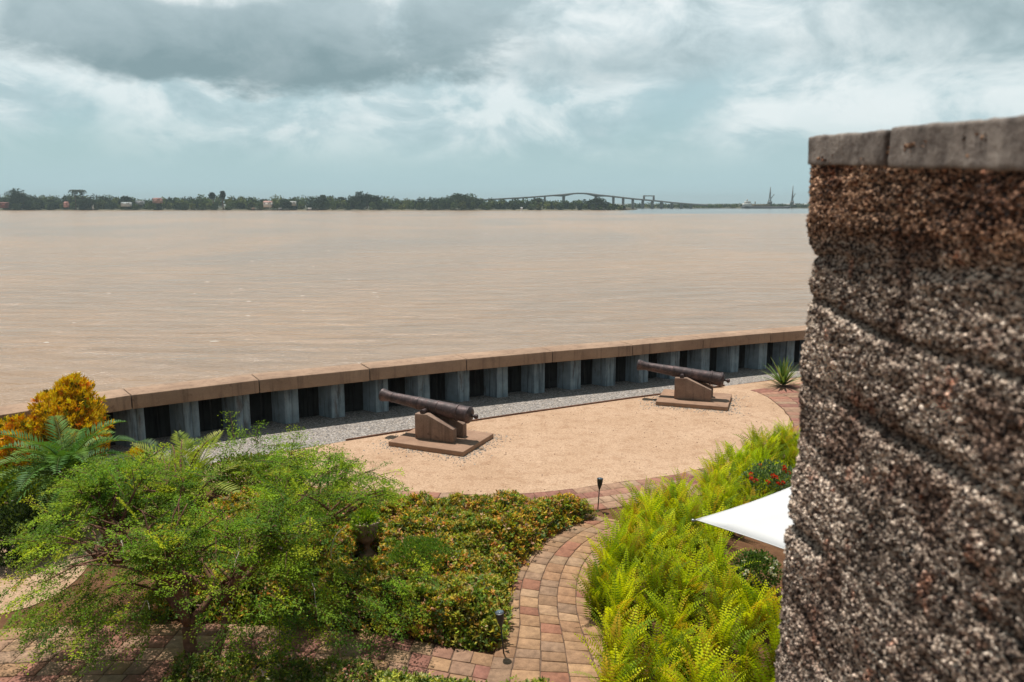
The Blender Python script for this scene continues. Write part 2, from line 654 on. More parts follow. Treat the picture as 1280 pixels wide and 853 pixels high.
cW = t.mix(t.m('MULTIPLY', band, 0.85), cW, (0.17, 0.22, 0.24))
t.put(t.b.inputs['Base Color'], cW)
t.b.inputs['Roughness'].default_value = 0.2
t.b.inputs['IOR'].default_value = 1.33
t.b.inputs['Specular IOR Level'].default_value = 0.4
t.put(t.b.inputs['Normal'], t.bump(t.m('ADD', b1, t.m('MULTIPLY', b2, 2.0)), 1.0, 0.9))

# weathered brown concrete / brick of copings and gun mounts
def concrete(name, c_lo, c_hi, stain=(0.1, 0.075, 0.06), sc_=2.0, streak=True):
    m_, t = new_mat(name)
    n_ = t.noise(t.pos, sc_, 7, 0.65)
    f_ = t.noise(t.pos, 45, 5, 0.65)
    v_ = t.noise(t.map(t.pos, (7, 7, 0.5)), 1.0, 5, 0.6)
    q = t.ramp(n_, [(0.3, c_lo), (0.7, c_hi)])
    if streak:
        q = t.mix(t.m('MULTIPLY', t.step(v_, 0.5, 0.72), 0.55), q, stain)
    q = t.mix(t.m('MULTIPLY', t.step(t.noise(t.pos, sc_ * 2.7, 6, 0.7), 0.56, 0.72), 0.6), q, stain)
    q = t.mix(0.4, q, t.ramp(f_, [(0.3, (0.45, 0.43, 0.42)), (0.6, (1.05, 1.05, 1.05))]), 'MULTIPLY')
    t.put(t.b.inputs['Base Color'], q)
    t.b.inputs['Roughness'].default_value = 0.9
    t.b.inputs['Specular IOR Level'].default_value = 0.2
    t.put(t.b.inputs['Normal'], t.bump(t.m('ADD', f_, n_), 0.5, 0.012))
    return m_


M_cope = concrete('coping_concrete', (0.29, 0.19, 0.13), (0.45, 0.305, 0.21), (0.14, 0.09, 0.065), 1.1)
M_mount = concrete('mount_concrete', (0.22, 0.145, 0.11), (0.36, 0.25, 0.19), (0.085, 0.06, 0.05), 2.2)
M_slab = concrete('slab_concrete', (0.27, 0.165, 0.11), (0.42, 0.265, 0.18), (0.11, 0.075, 0.06), 2.0, False)

# sheet piling: blue-grey coating with grime
M_pile, t = new_mat('pile_steel')
v_ = t.noise(t.map(t.pos, (9, 9, 0.6)), 1.0, 5, 0.65)
n_ = t.noise(t.pos, 3.0, 5, 0.6)
q = t.ramp(n_, [(0.3, (0.22, 0.275, 0.305)), (0.7, (0.36, 0.425, 0.455))])
q = t.mix(t.m('MULTIPLY', t.step(v_, 0.48, 0.68), 0.7), q, (0.05, 0.06, 0.07))
q = t.mix(t.m('MULTIPLY', t.step(t.noise(t.map(t.pos, (4, 4, 0.9)), 1.0, 6, 0.7), 0.55, 0.68), 0.6), q, (0.10, 0.05, 0.03))
q = t.mix(1.0, q, t.n('ShaderNodeAttribute', attribute_name='Col').outputs['Color'], 'MULTIPLY')
t.put(t.b.inputs['Base Color'], q)
t.b.inputs['Roughness'].default_value = 0.75
t.b.inputs['Specular IOR Level'].default_value = 0.25

# cast iron with rust
M_iron, t = new_mat('cast_iron')
t.obj = t.pos
n_ = t.noise(t.obj, 5.0, 7, 0.7)
n2_ = t.noise(t.obj, 16.0, 6, 0.7)
q = t.ramp(n_, [(0.32, (0.035, 0.026, 0.026)), (0.5, (0.062, 0.042, 0.042)), (0.66, (0.14, 0.085, 0.08))])
q = t.mix(t.m('MULTIPLY', t.step(n2_, 0.55, 0.7), 0.65), q, (0.23, 0.16, 0.15))
t.put(t.b.inputs['Base Color'], q)
t.put(t.b.inputs['Roughness'], t.ramp(n2_, [(0.3, (0.42,) * 3), (0.7, (0.75,) * 3)]))
t.b.inputs['Metallic'].default_value = 0.35
t.put(t.b.inputs['Normal'], t.bump(n2_, 0.35, 0.01))

M_brick = col_mat('paving_brick', 0.85, 0.004, 70, 0.5)
M_white = plain('white_canvas', (0.64, 0.64, 0.635), 0.8, 0.02, 3.0, spec=0.2)
M_steel = plain('grey_steel', (0.35, 0.36, 0.37), 0.35, 0.1, 5, metal=0.8)
M_black = plain('black_plastic', (0.025, 0.028, 0.03), 0.4, 0.2, 8)
M_panel = plain('solar_glass', (0.10, 0.13, 0.16), 0.15, 0.1, 30, spec=0.6)
M_urn = plain('urn_iron', (0.38, 0.27, 0.22), 0.75, 0.45, 9, bump=0.006)

# shell-stone of the fort wall
M_shell, t = new_mat('shell_stone')
at = t.n('ShaderNodeAttribute', attribute_name='Col')
vo = t.voro(t.map(t.pos, (1, 1, 1.4)), 108.0, 'F1', 'Color')
sc3 = t.n('ShaderNodeSeparateColor')
t.put(sc3.inputs[0], vo)
grain = t.ramp(sc3.outputs[0], [(0.0, (0.02, 0.016, 0.015)), (0.3, (0.055, 0.042, 0.038)), (0.5, (0.20, 0.155, 0.13)), (0.68, (0.48, 0.395, 0.325)), (0.86, (0.68, 0.58, 0.49)), (1.0, (0.82, 0.74, 0.65))])
fine = t.noise(t.pos, 160, 3, 0.7)
grain = t.mix(0.5, grain, t.ramp(fine, [(0.3, (0.3, 0.28, 0.27)), (0.65, (1.1, 1.1, 1.1))]), 'MULTIPLY')
grain = t.mix(1.0, grain, at.outputs['Color'], 'MULTIPLY')
rustn = t.noise(t.pos, 5.5, 6, 0.7)
grain = t.mix(t.m('MULTIPLY', t.step(rustn, 0.55, 0.7), 0.65), grain, t.mix(1.0, grain, (1.25, 0.55, 0.34), 'MULTIPLY'))
grain = t.mix(t.m('MULTIPLY', t.step(t.noise(t.pos, 30, 4, 0.7), 0.6, 0.68), t.step(t.noise(t.pos, 4.0, 3), 0.40, 0.55)), grain, (0.17, 0.055, 0.025))
t.put(t.b.inputs['Base Color'], grain)
t.b.inputs['Roughness'].default_value = 0.85
t.b.inputs['Specular IOR Level'].default_value = 0.25
t.put(t.b.inputs['Normal'], t.bump(t.m('ADD', fine, t.m('MULTIPLY', t.voro(t.map(t.pos, (1, 1, 1.4)), 108.0), -1.4)), 0.9, 0.012))

M_capstone = concrete('cap_stone', (0.10, 0.08, 0.07), (0.40, 0.345, 0.30), (0.04, 0.03, 0.027), 9.0)


# ------------------------------------------------------------------ setting: river, ground
WATER_Z = -2.0
mb = MB()
mb.add([(-7000, -300, WATER_Z), (7000, -300, WATER_Z), (7000, 8600, WATER_Z), (-7000, 8600, WATER_Z)], [[0, 1, 2, 3]])
struct('river_water', mb, M_water)

COPE_Z, COPE_T, COPE_W = 1.40, 0.355, 0.90
front = [(-22.5, 4.2), (-20.0, 7.2), (-17.6, 9.6), (-15.4, 12.2), (-13.3, 14.75), (-11.28, 16.99), (-9.26, 18.85), (-6.68, 20.54), (-4.01, 21.98), (-1.36, 23.38), (1.28, 24.63),
         (3.97, 25.75), (6.59, 27.0), (9.32, 28.25), (12.05, 29.45), (14.8, 30.6), (17.6, 31.7), (20.4, 32.7), (23.3, 33.6)]
front = np.array(front)


def wall_at(off):                                  # the river wall's line, moved off metres towards the river
    d = np.gradient(front, axis=0)
    d = d / np.linalg.norm(d, axis=1, keepdims=True)
    nrm = np.stack([-d[:, 1], d[:, 0]], 1)
    return front + nrm * off


mid = wall_at(0.875)
mb = MB()
gp = [tuple(p) for p in mid] + [(60, 34), (60, -45), (-60, -45), (-60, 0)]
mb.add([(x, y, 0.0) for x, y in gp], [list(range(len(gp)))])
struct('garden_ground', mb, M_soil)

# gravel strip along the wall, 4 mm above the ground
wline = wall_at(0.87)
back_edge = [(-14, 12.2), (-8.5, 16.9), (-4.24, 19.63), (-3.24, 20.24), (0.0, 22.11), (3.63, 24.06), (7.07, 25.81), (9.2, 26.9), (13, 28.3), (20, 30.5)]
gpoly = [tuple(p) for p in wline[3:]] + back_edge[::-1]
struct('gravel_strip', poly_sheet(gpoly, 0.004), M_gravel)

# sand court
sand_back = [(-7.0, 17.7), (-4.24, 19.60), (-3.24, 20.21), (0.0, 22.08), (3.63, 24.03), (6.6, 25.5)]
sand_tip = smooth_line([(6.6, 25.5), (7.35, 25.55), (7.86, 24.9), (8.03, 23.46), (7.72, 21.2), (6.8, 19.45), (5.2, 18.0), (3.4, 16.95), (1.73, 16.33), (0.67, 15.95), (-0.2, 15.82), (-1.09, 15.86), (-2.11, 16.0), (-4.5, 16.3), (-7.0, 16.6)], 70)
sand_tip = sand_tip + rng.normal(0, 0.016, sand_tip.shape)
sand_poly = sand_back[:-1] + [tuple(p) for p in sand_tip]
struct('sand_court', poly_sheet(sand_poly, 0.012), M_sand)
pad = smooth_line([(-9.8, 10.2), (-10.2, 12.6), (-8.9, 14.3), (-7.6, 13.9), (-7.05, 12.2), (-7.2, 11.2), (-8.0, 10.75), (-9.8, 10.2)], 40)
struct('sand_path', poly_sheet([tuple(p) for p in pad], 0.012), M_sand)
struct('sand_path', poly_sheet([(6.9, 25.75), (9.3, 26.85), (12.4, 28.0), (12.4, 23.5), (9.6, 23.0), (8.2, 24.0)], 0.0025), M_sand)


BRICKS = [(0.47, 0.285, 0.16), (0.44, 0.26, 0.145), (0.49, 0.31, 0.185), (0.40, 0.24, 0.14), (0.48, 0.295, 0.165), (0.40, 0.185, 0.115), (0.46, 0.30, 0.185), (0.37, 0.235, 0.15), (0.45, 0.265, 0.145), (0.42, 0.24, 0.135)]
REDS = [(0.40, 0.19, 0.13), (0.44, 0.235, 0.16), (0.36, 0.165, 0.12), (0.45, 0.275, 0.18), (0.32, 0.15, 0.11), (0.41, 0.25, 0.165), (0.46, 0.30, 0.20)]


def paved(mb, L, Rr, rows, length, pal, z=0.02, joint=0.016):
    """pavers laid in bands between the two edge lines L and Rr (sampled alike)"""
    L, Rr = np.asarray(L), np.asarray(Rr)
    cum = np.r_[0, np.cumsum(np.linalg.norm(np.diff((L + Rr) / 2, axis=0), axis=1))]
    tot = cum[-1]

    def pt(s_, f):
        a = np.array([np.interp(s_, cum, L[:, 0]), np.interp(s_, cum, L[:, 1])])
        b = np.array([np.interp(s_, cum, Rr[:, 0]), np.interp(s_, cum, Rr[:, 1])])
        return a * (1 - f) + b * f
    fr = np.r_[0, np.cumsum(rows)] / sum(rows)
    wid = np.linalg.norm(L - Rr, axis=1).mean()
    for r in range(len(rows)):
        s0 = random.uniform(-length, 0)
        while s0 < tot:
            ln = length * random.uniform(0.78, 1.22)
            a, b = max(0, s0), min(tot, s0 + ln)
            s0 += ln
            if b - a < 0.06:
                continue
            jf = joint / wid / 2
            js = joint / 2
            q = [pt(a + js, fr[r] + jf), pt(b - js, fr[r] + jf), pt(b - js, fr[r + 1] - jf), pt(a + js, fr[r + 1] - jf)]
            q = [p + np.array((random.uniform(-.006, .006), random.uniform(-.006, .006))) for p in q]
            hz = [z + random.uniform(-0.004, 0.004) for _ in range(4)]
            cen = sum(q) / 4
            qi = [p + (cen - p) * 0.03 for p in q]
            V = [(p[0], p[1], 0.001) for p in q] + [(p[0], p[1], h - 0.005) for p, h in zip(q, hz)] + [(p[0], p[1], h) for p, h in zip(qi, hz)]
            area = (q[1] - q[0])[0] * (q[3] - q[0])[1] - (q[1] - q[0])[1] * (q[3] - q[0])[0]
            F = [(0, 1, 5, 4), (1, 2, 6, 5), (2, 3, 7, 6), (3, 0, 4, 7), (4, 5, 9, 8), (5, 6, 10, 9), (6, 7, 11, 10), (7, 4, 8, 11), (8, 9, 10, 11)]
            if area < 0:
                F = [f[::-1] for f in F]
            colr = np.array(random.choice(pal)) * random.uniform(0.84, 1.08)
            mb.add(V, F, colr)


M_bed = plain('joint_sand', (0.13, 0.085, 0.06), 0.95, 0.4, 12, spec=0.1)
# winding path up to the court
pl = smooth_line([(-0.42, 8.0), (-0.34, 9.2), (-0.22, 9.95), (-0.12, 10.65), (-0.10, 11.61), (0.12, 12.75), (0.62, 13.85), (1.45, 14.78)], 60)
pr = smooth_line([(1.62, 8.0), (1.50, 9.2), (1.36, 9.95), (1.26, 10.65), (1.28, 11.5), (1.46, 12.45), (1.88, 13.3), (2.55, 14.1)], 60)
mb = MB()
paved(mb, pl, pr, [0.8, 1, 1, 1, 1], 0.27, BRICKS)
struct('brick_path', mb, M_brick)
bed = [tuple(p) for p in pl] + [tuple(p) for p in pr[::-1]]
struct('path_bedding', poly_sheet(bed, 0.006), M_bed)
# path along the front, under the tree
ql = smooth_line([(-9.4, 9.75), (-7.4, 10.45), (-4.9, 10.62), (-3.2, 10.55), (-1.8, 10.34), (-0.9, 10.03), (-0.24, 9.82)], 60)
qr = smooth_line([(-9.4, 7.9), (-7.4, 8.6), (-4.9, 8.75), (-3.2, 8.7), (-1.9, 8.5), (-1.1, 8.3), (-0.44, 8.1)], 60)
mb = MB()
paved(mb, ql, qr, [1, 1, 1, 1, 1, 1], 0.29, REDS + BRICKS[:3])
struct('brick_path', mb, M_brick)
struct('path_bedding', poly_sheet([tuple(p) for p in ql] + [tuple(p) for p in qr[::-1]], 0.007), M_bed)
# ring of bricks round the sand court
rin = sand_tip[4:66]
d = np.gradient(rin, axis=0)
d /= np.linalg.norm(d, axis=1, keepdims=True)
nr = np.stack([-d[:, 1], d[:, 0]], 1)                # outward of the court
wid = np.interp(np.arange(len(rin)), [0, 10, 20, 32, 45, 60], [2.6, 2.6, 1.7, 1.3, 1.25, 1.2])
if np.dot(nr[30], np.array((0, 1.0))) > 0:
    nr = -nr
rout = rin + nr * wid[:, None]
rin = rin + nr * 0.02
mb = MB()
paved(mb, rin, rout, [1, 1, 1, 1], 0.36, REDS)
struct('brick_ring', mb, M_brick)
struct('path_bedding', poly_sheet([tuple(p) for p in rin] + [tuple(p) for p in rout[::-1]], 0.008), M_bed)
# low edging strip between gravel and sand
ed = np.array(sand_back[1:] + [(7.07, 25.81)])
mb = MB()
for i in range(len(ed) - 1):
    a, b = ed[i], ed[i + 1]
    dd = (b - a) / np.linalg.norm(b - a)
    nn_ = np.array((-dd[1], dd[0]))
    mb.prism([(0, 0), (0.035, 0), (0.035, 0.055), (0, 0.05)], (nn_[0], nn_[1], 0), (0, 0, 1), ((b - a)[0], (b - a)[1], 0), (a[0], a[1], 0.0))
o = mb.build('edging_strip', plain('edging_rust', (0.16, 0.075, 0.045), 0.9, 0.4, 8))
tag(o, 'thin rusty edging strip between grey gravel and sand court', 'edging')

# ------------------------------------------------------------------ river wall
rw = empty('river_wall', (0, 0, 0), 0, 'long river wall of dark sheet piles under brown concrete coping', 'wall')
off0 = wall_at(0)
offb = wall_at(COPE_W)
for i in range(len(front) - 1):
    a, b, c_, d_ = off0[i], off0[i + 1], offb[i + 1], offb[i]
    ga = (b - a) / np.linalg.norm(b - a) * 0.012
    gb = (c_ - d_) / np.linalg.norm(c_ - d_) * 0.012
    dz = random.uniform(-0.008, 0.008)
    q = [a + ga, b - ga, c_ - gb, d_ + gb]
    z0, z1 = COPE_Z - COPE_T + dz, COPE_Z + dz
    m2 = MB()
    m2.add([(p[0], p[1], z0) for p in q] + [(p[0], p[1], z1) for p in q],
           [(3, 2, 1, 0), (4, 5, 6, 7), (0, 1, 5, 4), (1, 2, 6, 5), (2, 3, 7, 6), (3, 0, 4, 7)])
    m2.build('coping_block', M_cope, rw, bevel=0.018)
core = MB()
ca, cb = wall_at(0.03), wall_at(COPE_W - 0.03)
for i in range(len(front) - 1):
    q = [ca[i], ca[i + 1], cb[i + 1], cb[i]]
    core.add([(p[0], p[1], COPE_Z - COPE_T + 0.03) for p in q] + [(p[0], p[1], COPE_Z - 0.03) for p in q],
             [(3, 2, 1, 0), (4, 5, 6, 7), (0, 1, 5, 4), (1, 2, 6, 5), (2, 3, 7, 6), (3, 0, 4, 7)])
core.build('coping_mortar', plain('dark_mortar', (0.06, 0.05, 0.045), 0.95), rw)
# trapezoid piling following the line
pl_line = wall_at(0.37)
cum = np.r_[0, np.cumsum(np.linalg.norm(np.diff(pl_line, axis=0), axis=1))]
dv = np.gradient(pl_line, axis=0)
dv /= np.linalg.norm(dv, axis=1, keepdims=True)
prof = []
s_ = 0.31
PER = 1.30
while s_ < cum[-1] - PER:
    prof += [(s_, 0.0), (s_ + 0.175, 0.0), (s_ + 0.18, 0.022), (s_ + 0.205, 0.022), (s_ + 0.21, 0.0), (s_ + 0.36, 0.0),
             (s_ + 0.45, 0.47), (s_ + 0.74, 0.47), (s_ + 0.745, 0.445), (s_ + 0.77, 0.445), (s_ + 0.775, 0.47), (s_ + 1.06, 0.47)]
    s_ += PER
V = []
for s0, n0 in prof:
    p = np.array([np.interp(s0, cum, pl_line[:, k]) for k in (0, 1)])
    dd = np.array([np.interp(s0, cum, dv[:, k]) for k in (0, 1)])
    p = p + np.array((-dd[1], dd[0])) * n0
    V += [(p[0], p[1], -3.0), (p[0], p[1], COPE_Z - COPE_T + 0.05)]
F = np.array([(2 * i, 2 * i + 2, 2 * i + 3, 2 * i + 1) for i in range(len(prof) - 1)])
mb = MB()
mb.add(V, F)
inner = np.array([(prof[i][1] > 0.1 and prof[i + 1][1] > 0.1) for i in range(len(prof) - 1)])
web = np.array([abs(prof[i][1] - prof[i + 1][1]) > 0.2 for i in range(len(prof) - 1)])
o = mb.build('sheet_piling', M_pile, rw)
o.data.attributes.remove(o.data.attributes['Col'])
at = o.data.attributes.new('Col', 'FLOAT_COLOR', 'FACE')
at.data.foreach_set('color', np.where(inner[:, None], np.array((0.14, 0.12, 0.11, 1)), np.where(web[:, None], np.array((0.6, 0.62, 0.65, 1)), np.array((1.0, 1.0, 1.0, 1)))).astype(np.float32).ravel())  # recess shade put into the colour: inner pans darkest, webs in between
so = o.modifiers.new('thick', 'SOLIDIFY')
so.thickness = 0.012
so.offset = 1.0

# ------------------------------------------------------------------ fort wall beside the camera
fw = empty('fort_wall', (1.12, 3.0, 0), 0, 'rough shell-stone fort wall with grey capstones beside the viewer', 'wall')
FX, FY1 = 1.085, 3.0
zs_k = [-0.1, 3.0, 4.05, 4.79, 5.00, 5.12, 5.30, 5.50, 5.66, 5.80, 5.86, 5.92, 6.05, 6.20]
off_k = [0.02, 0.02, 0.022, 0.018, -0.004, -0.022, -0.026, -0.016, -0.028, -0.036, -0.02, 0.008, 0.006, 0.002]
ns = 520
path_s = np.r_[np.linspace(-1.6, 1.2, 24)[:-1], np.linspace(1.2, 2.93, 300), np.linspace(2.94, 3.4, 70)[1:], np.linspace(3.45, 4.6, 20)]
zz = np.r_[np.linspace(-0.05, 3.55, 30)[:-1], np.linspace(3.55, 6.16, 430)]
rad = 0.07


def wall_path(s_):
    """plan position and outward normal at s: along x = FX up to y = FY1, round the corner, along y = FY1"""
    s_ = np.asarray(s_)
    x = np.full(len(s_), FX)
    y = s_.copy()
    nx = np.full(len(s_), -1.0)
    ny = np.zeros(len(s_))
    c0 = FY1 - rad
    arc = rad * pi / 2
    k = (s_ > c0) & (s_ <= c0 + arc)
    th = (s_[k] - c0) / rad
    x[k] = FX + rad - rad * np.cos(th)
    y[k] = c0 + rad * np.sin(th)
    nx[k], ny[k] = -np.cos(th), np.sin(th)
    k = s_ > c0 + arc
    x[k] = FX + rad + (s_[k] - c0 - arc)
    y[k] = FY1
    nx[k], ny[k] = 0.0, 1.0
    return x, y, nx, ny


x, y, nx, ny = wall_path(path_s)
nP, nZ = len(path_s), len(zz)
XX, ZZ = np.repeat(x[None], nZ, 0), np.repeat(zz[:, None], nP, 1)
YY = np.repeat(y[None], nZ, 0)
P0 = np.stack([XX, YY, ZZ], 2).reshape(-1, 3)
NN = np.stack([np.repeat(nx[None], nZ, 0), np.repeat(ny[None], nZ, 0), np.zeros((nZ, nP))], 2).reshape(-1, 3)
z_ = P0[:, 2]
sl = P0[:, 2] + 0.05 * (fbm(P0, 2.2, 3, 5) - 0.5) * 2
prof_off = np.interp(sl, zs_k, off_k) * 0.6 + (fbm(P0 * np.array((1, 1, 7.0)), 3.2, 3, 71) - 0.5) * 0.022
big = (fbm(P0, 3.0, 4, 11) - 0.5) * 0.034 + (fbm(P0, 14.0, 3, 14) - 0.5) * 0.016
w1 = worley(P0 * np.array((1, 1, 1.5)), 60.0, 3)
w2 = worley(P0, 120.0, 9)
fine_ = (0.5 - w1) * 0.020 + (0.5 - w2) * 0.009
groove = np.zeros(len(P0))
gcol = np.zeros(len(P0))
for gz, gw, gd, sd in ((5.36, 0.022, 0.035, 1), (5.62, 0.014, 0.02, 2), (5.83, 0.02, 0.028, 3), (5.05, 0.018, 0.028, 4), (4.78, 0.026, 0.036, 5), (4.50, 0.016, 0.022, 6), (4.25, 0.02, 0.03, 7)):
    wob = (fbm(P0 * np.array((1, 1, 0)), 1.7, 4, 40 + sd) - 0.5) * 0.12
    amt = np.clip(fbm(P0, 2.5, 3, 60 + sd) * 2.4 - 0.75, 0, 1)
    gg = np.exp(-((z_ - gz - wob) / gw) ** 2) * amt
    groove += gg * gd * 1.15 - 0.004 * amt * np.exp(-((z_ - gz - wob + gw * 2.2) / (gw * 1.3)) ** 2)
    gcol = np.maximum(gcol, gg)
disp = prof_off + big + fine_ - groove
Vw = P0 + NN * disp[:, None]
grid = np.arange(nP * nZ).reshape(nZ, nP)
F = np.stack([grid[:-1, :-1], grid[1:, :-1], grid[1:, 1:], grid[:-1, 1:]], 2).reshape(-1, 4)
tone = np.array((1.52, 1.42, 1.33)) * (0.35 + 1.6 * fbm(P0, 2.6, 4, 23))[:, None]
tone *= (0.45 + 1.1 * fbm(P0 * np.array((1, 0.9, 8.0)), 3.4, 4, 72))[:, None]
topband = np.clip((sl - 5.86) / 0.05, 0, 1)
tone *= 1 + topband[:, None] * (np.array((0.86, 0.64, 0.50)) - 1)
patch = np.clip((fbm(P0, 4.0, 4, 77) - 0.54) * 9, 0, 1)[:, None]
tone *= 1 + patch * (np.array((0.42, 0.36, 0.34)) - 1)
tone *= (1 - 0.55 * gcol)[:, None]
mb = MB()
mb.add(Vw, F, tone)
o = mb.build('masonry', M_shell, fw, loc=(-1.12, -3.0, 0), smooth=True)
# the rest of the block: back and inland sides
mb = MB()
mb.box((1.3, -1.55, -0.05), (3.2, 2.92, 6.10), (0.55, 0.5, 0.45))
mb.build('wall_core', M_shell, fw, loc=(-1.12, -3.0, 0))


def rough_stone(name, lo, hi, mt, parent, amp=0.006, seed=0, step=0.016, loc=None, tilt=None):
    bm = bmesh.new()
    bmesh.ops.create_cube(bm, size=1.0)
    lo, hi = np.array(lo), np.array(hi)
    for v in bm.verts:
        v.co = [(lo[k] + hi[k]) / 2 + v.co[k] * (hi[k] - lo[k]) for k in range(3)]
    bmesh.ops.bevel(bm, geom=bm.edges[:], offset=0.008, segments=2, affect='EDGES', profile=0.6)
    for ax in range(3):
        for cpos in np.arange(lo[ax] + step, hi[ax] - step / 2, step):
            nrm = [0, 0, 0]
            nrm[ax] = 1
            co = [0, 0, 0]
            co[ax] = cpos
            bmesh.ops.bisect_plane(bm, geom=bm.verts[:] + bm.edges[:] + bm.faces[:], plane_co=co, plane_no=nrm)
    bm.normal_update()
    P = np.array([v.co[:] for v in bm.verts])
    Nn = np.array([v.normal[:] for v in bm.verts])
    dz = (fbm(P, 9, 3, seed) - 0.5) * amp * 3 + (fbm(P, 40, 3, seed + 5) - 0.5) * amp * 1.6
    P = P + Nn * dz[:, None]
    if tilt is not None:
        P[:, 2] += (P[:, 1] - tilt[0]) * tilt[1]
    for v, p in zip(bm.verts, P):
        v.co = p
    me = bpy.data.meshes.new(name)
    bm.to_mesh(me)
    bm.free()
    me.polygons.foreach_set('use_smooth', np.ones(len(me.polygons), bool))
    me.materials.append(mt)
    return link(name, me, parent, loc)


tl = (3.0, 0.053)
for k, (ya, yb, zt, zb) in enumerate(((2.362, 2.985, 6.24, 6.137), (1.55, 2.34, 6.248, 6.135), (0.60, 1.53, 6.245, 6.135), (-1.5, 0.58, 6.245, 6.135))):
    rough_stone("capstone", (1.078, ya, zb), (1.72, yb, zt), M_capstone, fw, 0.005, 3 + k, 0.02 if k < 2 else 0.08, (-1.12, -3.0, 0), tl)

# ------------------------------------------------------------------ cannons on their mounts
def rotm(rz):
    return np.array([[cos(rz), -sin(rz), 0], [sin(rz), cos(rz), 0], [0, 0, 1]])


def make_cannon(loc, ang, label, mlabel, breech=(-0.80, 0.79), elev=6.0):
    rz = R(ang) + pi                       # local +x points to the muzzle
    mt = empty('gun_mount', loc, rz, mlabel, 'gun mount', 'mounts under the cannons')
    mb = MB().box((-1.05, -0.86, 0.0), (1.05, 0.86, 0.125))
    mb.build('base_slab', M_slab, mt, bevel=0.015)
    for sgn in (-1, 1):
        mb = MB()
        ya = 0.17 if sgn > 0 else -0.37
        mb.prism([(-0.52, 0.125), (0.57, 0.125), (0.57, 0.775), (0.22, 0.785), (-0.52, 0.475)], (1, 0, 0), (0, 0, 1), (0, 0.20, 0), (0, ya, 0))
        mb.build('cheek', M_mount, mt, bevel=0.014)
    MB().box((0.30, -0.168, 0.125), (0.555, 0.168, 0.60)).build('transom', M_mount, mt, bevel=0.01)
    e = R(elev)
    # the barrel: x along the bore
    cn = empty('cannon', loc, rz, label, 'cannon', 'cannons on the sand court')
    Mx = np.array([[sin(0.0), 0, 1], [0, 1, 0], [-1, 0, 0]], float)   # z of the lathe -> x
    Re = np.array([[cos(e), 0, -sin(e)], [0, 1, 0], [sin(e), 0, cos(e)]])
    M4 = np.eye(4)
    M4[:3, :3] = Re @ Mx
    M4[:3, 3] = (breech[0], 0, breech[1])
    pr_ = [(0.06, -0.055), (0.13, -0.05), (0.165, -0.03), (0.19, 0.0), (0.205, 0.012), (0.205, 0.05), (0.19, 0.062), (0.186, 0.10), (0.186, 0.30),
           (0.190, 0.305), (0.203, 0.315), (0.203, 0.35), (0.190, 0.36), (0.180, 0.365), (0.176, 0.60), (0.170, 0.88), (0.178, 0.885), (0.178, 0.92), (0.165, 0.93),
           (0.158, 1.25), (0.150, 1.44), (0.157, 1.445), (0.157, 1.475), (0.143, 1.485), (0.130, 1.85), (0.117, 2.22), (0.126, 2.225), (0.126, 2.255), (0.114, 2.265),
           (0.118, 2.34), (0.130, 2.42), (0.147, 2.49), (0.156, 2.53), (0.156, 2.56), (0.140, 2.585), (0.120, 2.59), (0.062, 2.59), (0.058, 2.57), (0.058, 1.9)]
    pr_ = [(r_ * (1.07 if z_ < 1.3 else 1.10), z_) for r_, z_ in pr_]
    mb = MB().lathe(pr_, 40, M4)
    bo = mb.build('barrel', M_iron, cn, smooth=True, sharp=32)
    # cascabel knob
    mb = MB().lathe([(0.045, -0.05), (0.032, -0.09), (0.03, -0.12), (0.055, -0.14), (0.066, -0.175), (0.055, -0.21), (0.02, -0.232)], 20, M4)
    mb.build('cascabel', M_iron, bo, smooth=True, sharp=40)
    # trunnions across the cheeks
    tx = 0.37
    tz = 0.775 + 0.045
    for sgn in (-1, 1):
        mb = MB()
        mb.tube([(tx, sgn * 0.12, tz), (tx, sgn * 0.34, tz), (tx, sgn * 0.345, tz)], [0.062, 0.062, 0.055], 18)
        mb.build('trunnion', M_iron, bo, smooth=True, sharp=40)
    return cn, mt


make_cannon((-1.78, 19.515, 0.012), -24, 'rusty iron cannon nearer the hedge, its muzzle over the gravel', 'brown concrete two-cheek mount on slab under the nearer cannon')
make_cannon((5.5825, 23.7, 0.012), -19, 'rusty iron cannon near the fort wall, beyond the other one', 'brown concrete two-cheek mount on slab under the farther cannon', (-0.80, 0.74), 6.5)
def pebbles(name, centres, label, cat, cols, mt):
    mb = MB()
    for (x_, y_, z_, r_) in centres:
        m_ = 6
        th = np.arange(m_) * 2 * pi / m_ + rng.uniform(0, 6)
        rr = r_ * rng.uniform(0.7, 1.2, m_)
        V = [(x_ + q * cos(a), y_ + q * sin(a), z_) for q, a in zip(rr, th)] + [(x_ + 0.6 * q * cos(a), y_ + 0.6 * q * sin(a), z_ + r_ * 0.7) for q, a in zip(rr, th)]
        F = [(i, (i + 1) % m_, m_ + (i + 1) % m_, m_ + i) for i in range(m_)] + [tuple(range(m_, 2 * m_))]
        mb.add(V, F, np.array(cols[rng.integers(len(cols))]) * rng.uniform(0.7, 1.2))
    return tag(mb.build(name, mt), label, cat, None, 'stuff')


def around(cx, cy, ang, n, hx=1.05, hy=0.86):
    out = []
    ca, sa = cos(R(ang)), sin(R(ang))
    while len(out) < n:
        u_, v_ = rng.uniform(-hx - 0.7, hx + 0.7), rng.uniform(-hy - 0.7, hy + 0.5)
        dx, dy = max(abs(u_) - hx, 0), max(abs(v_) - hy, 0)
        d_ = hypot(dx, dy)
        if d_ < 0.02 or rng.random() > math.exp(-d_ / 0.17):
            continue
        out.append((cx + ca * u_ - sa * v_, cy + sa * u_ + ca * v_, 0.011, rng.uniform(0.008, 0.024)))
    return out


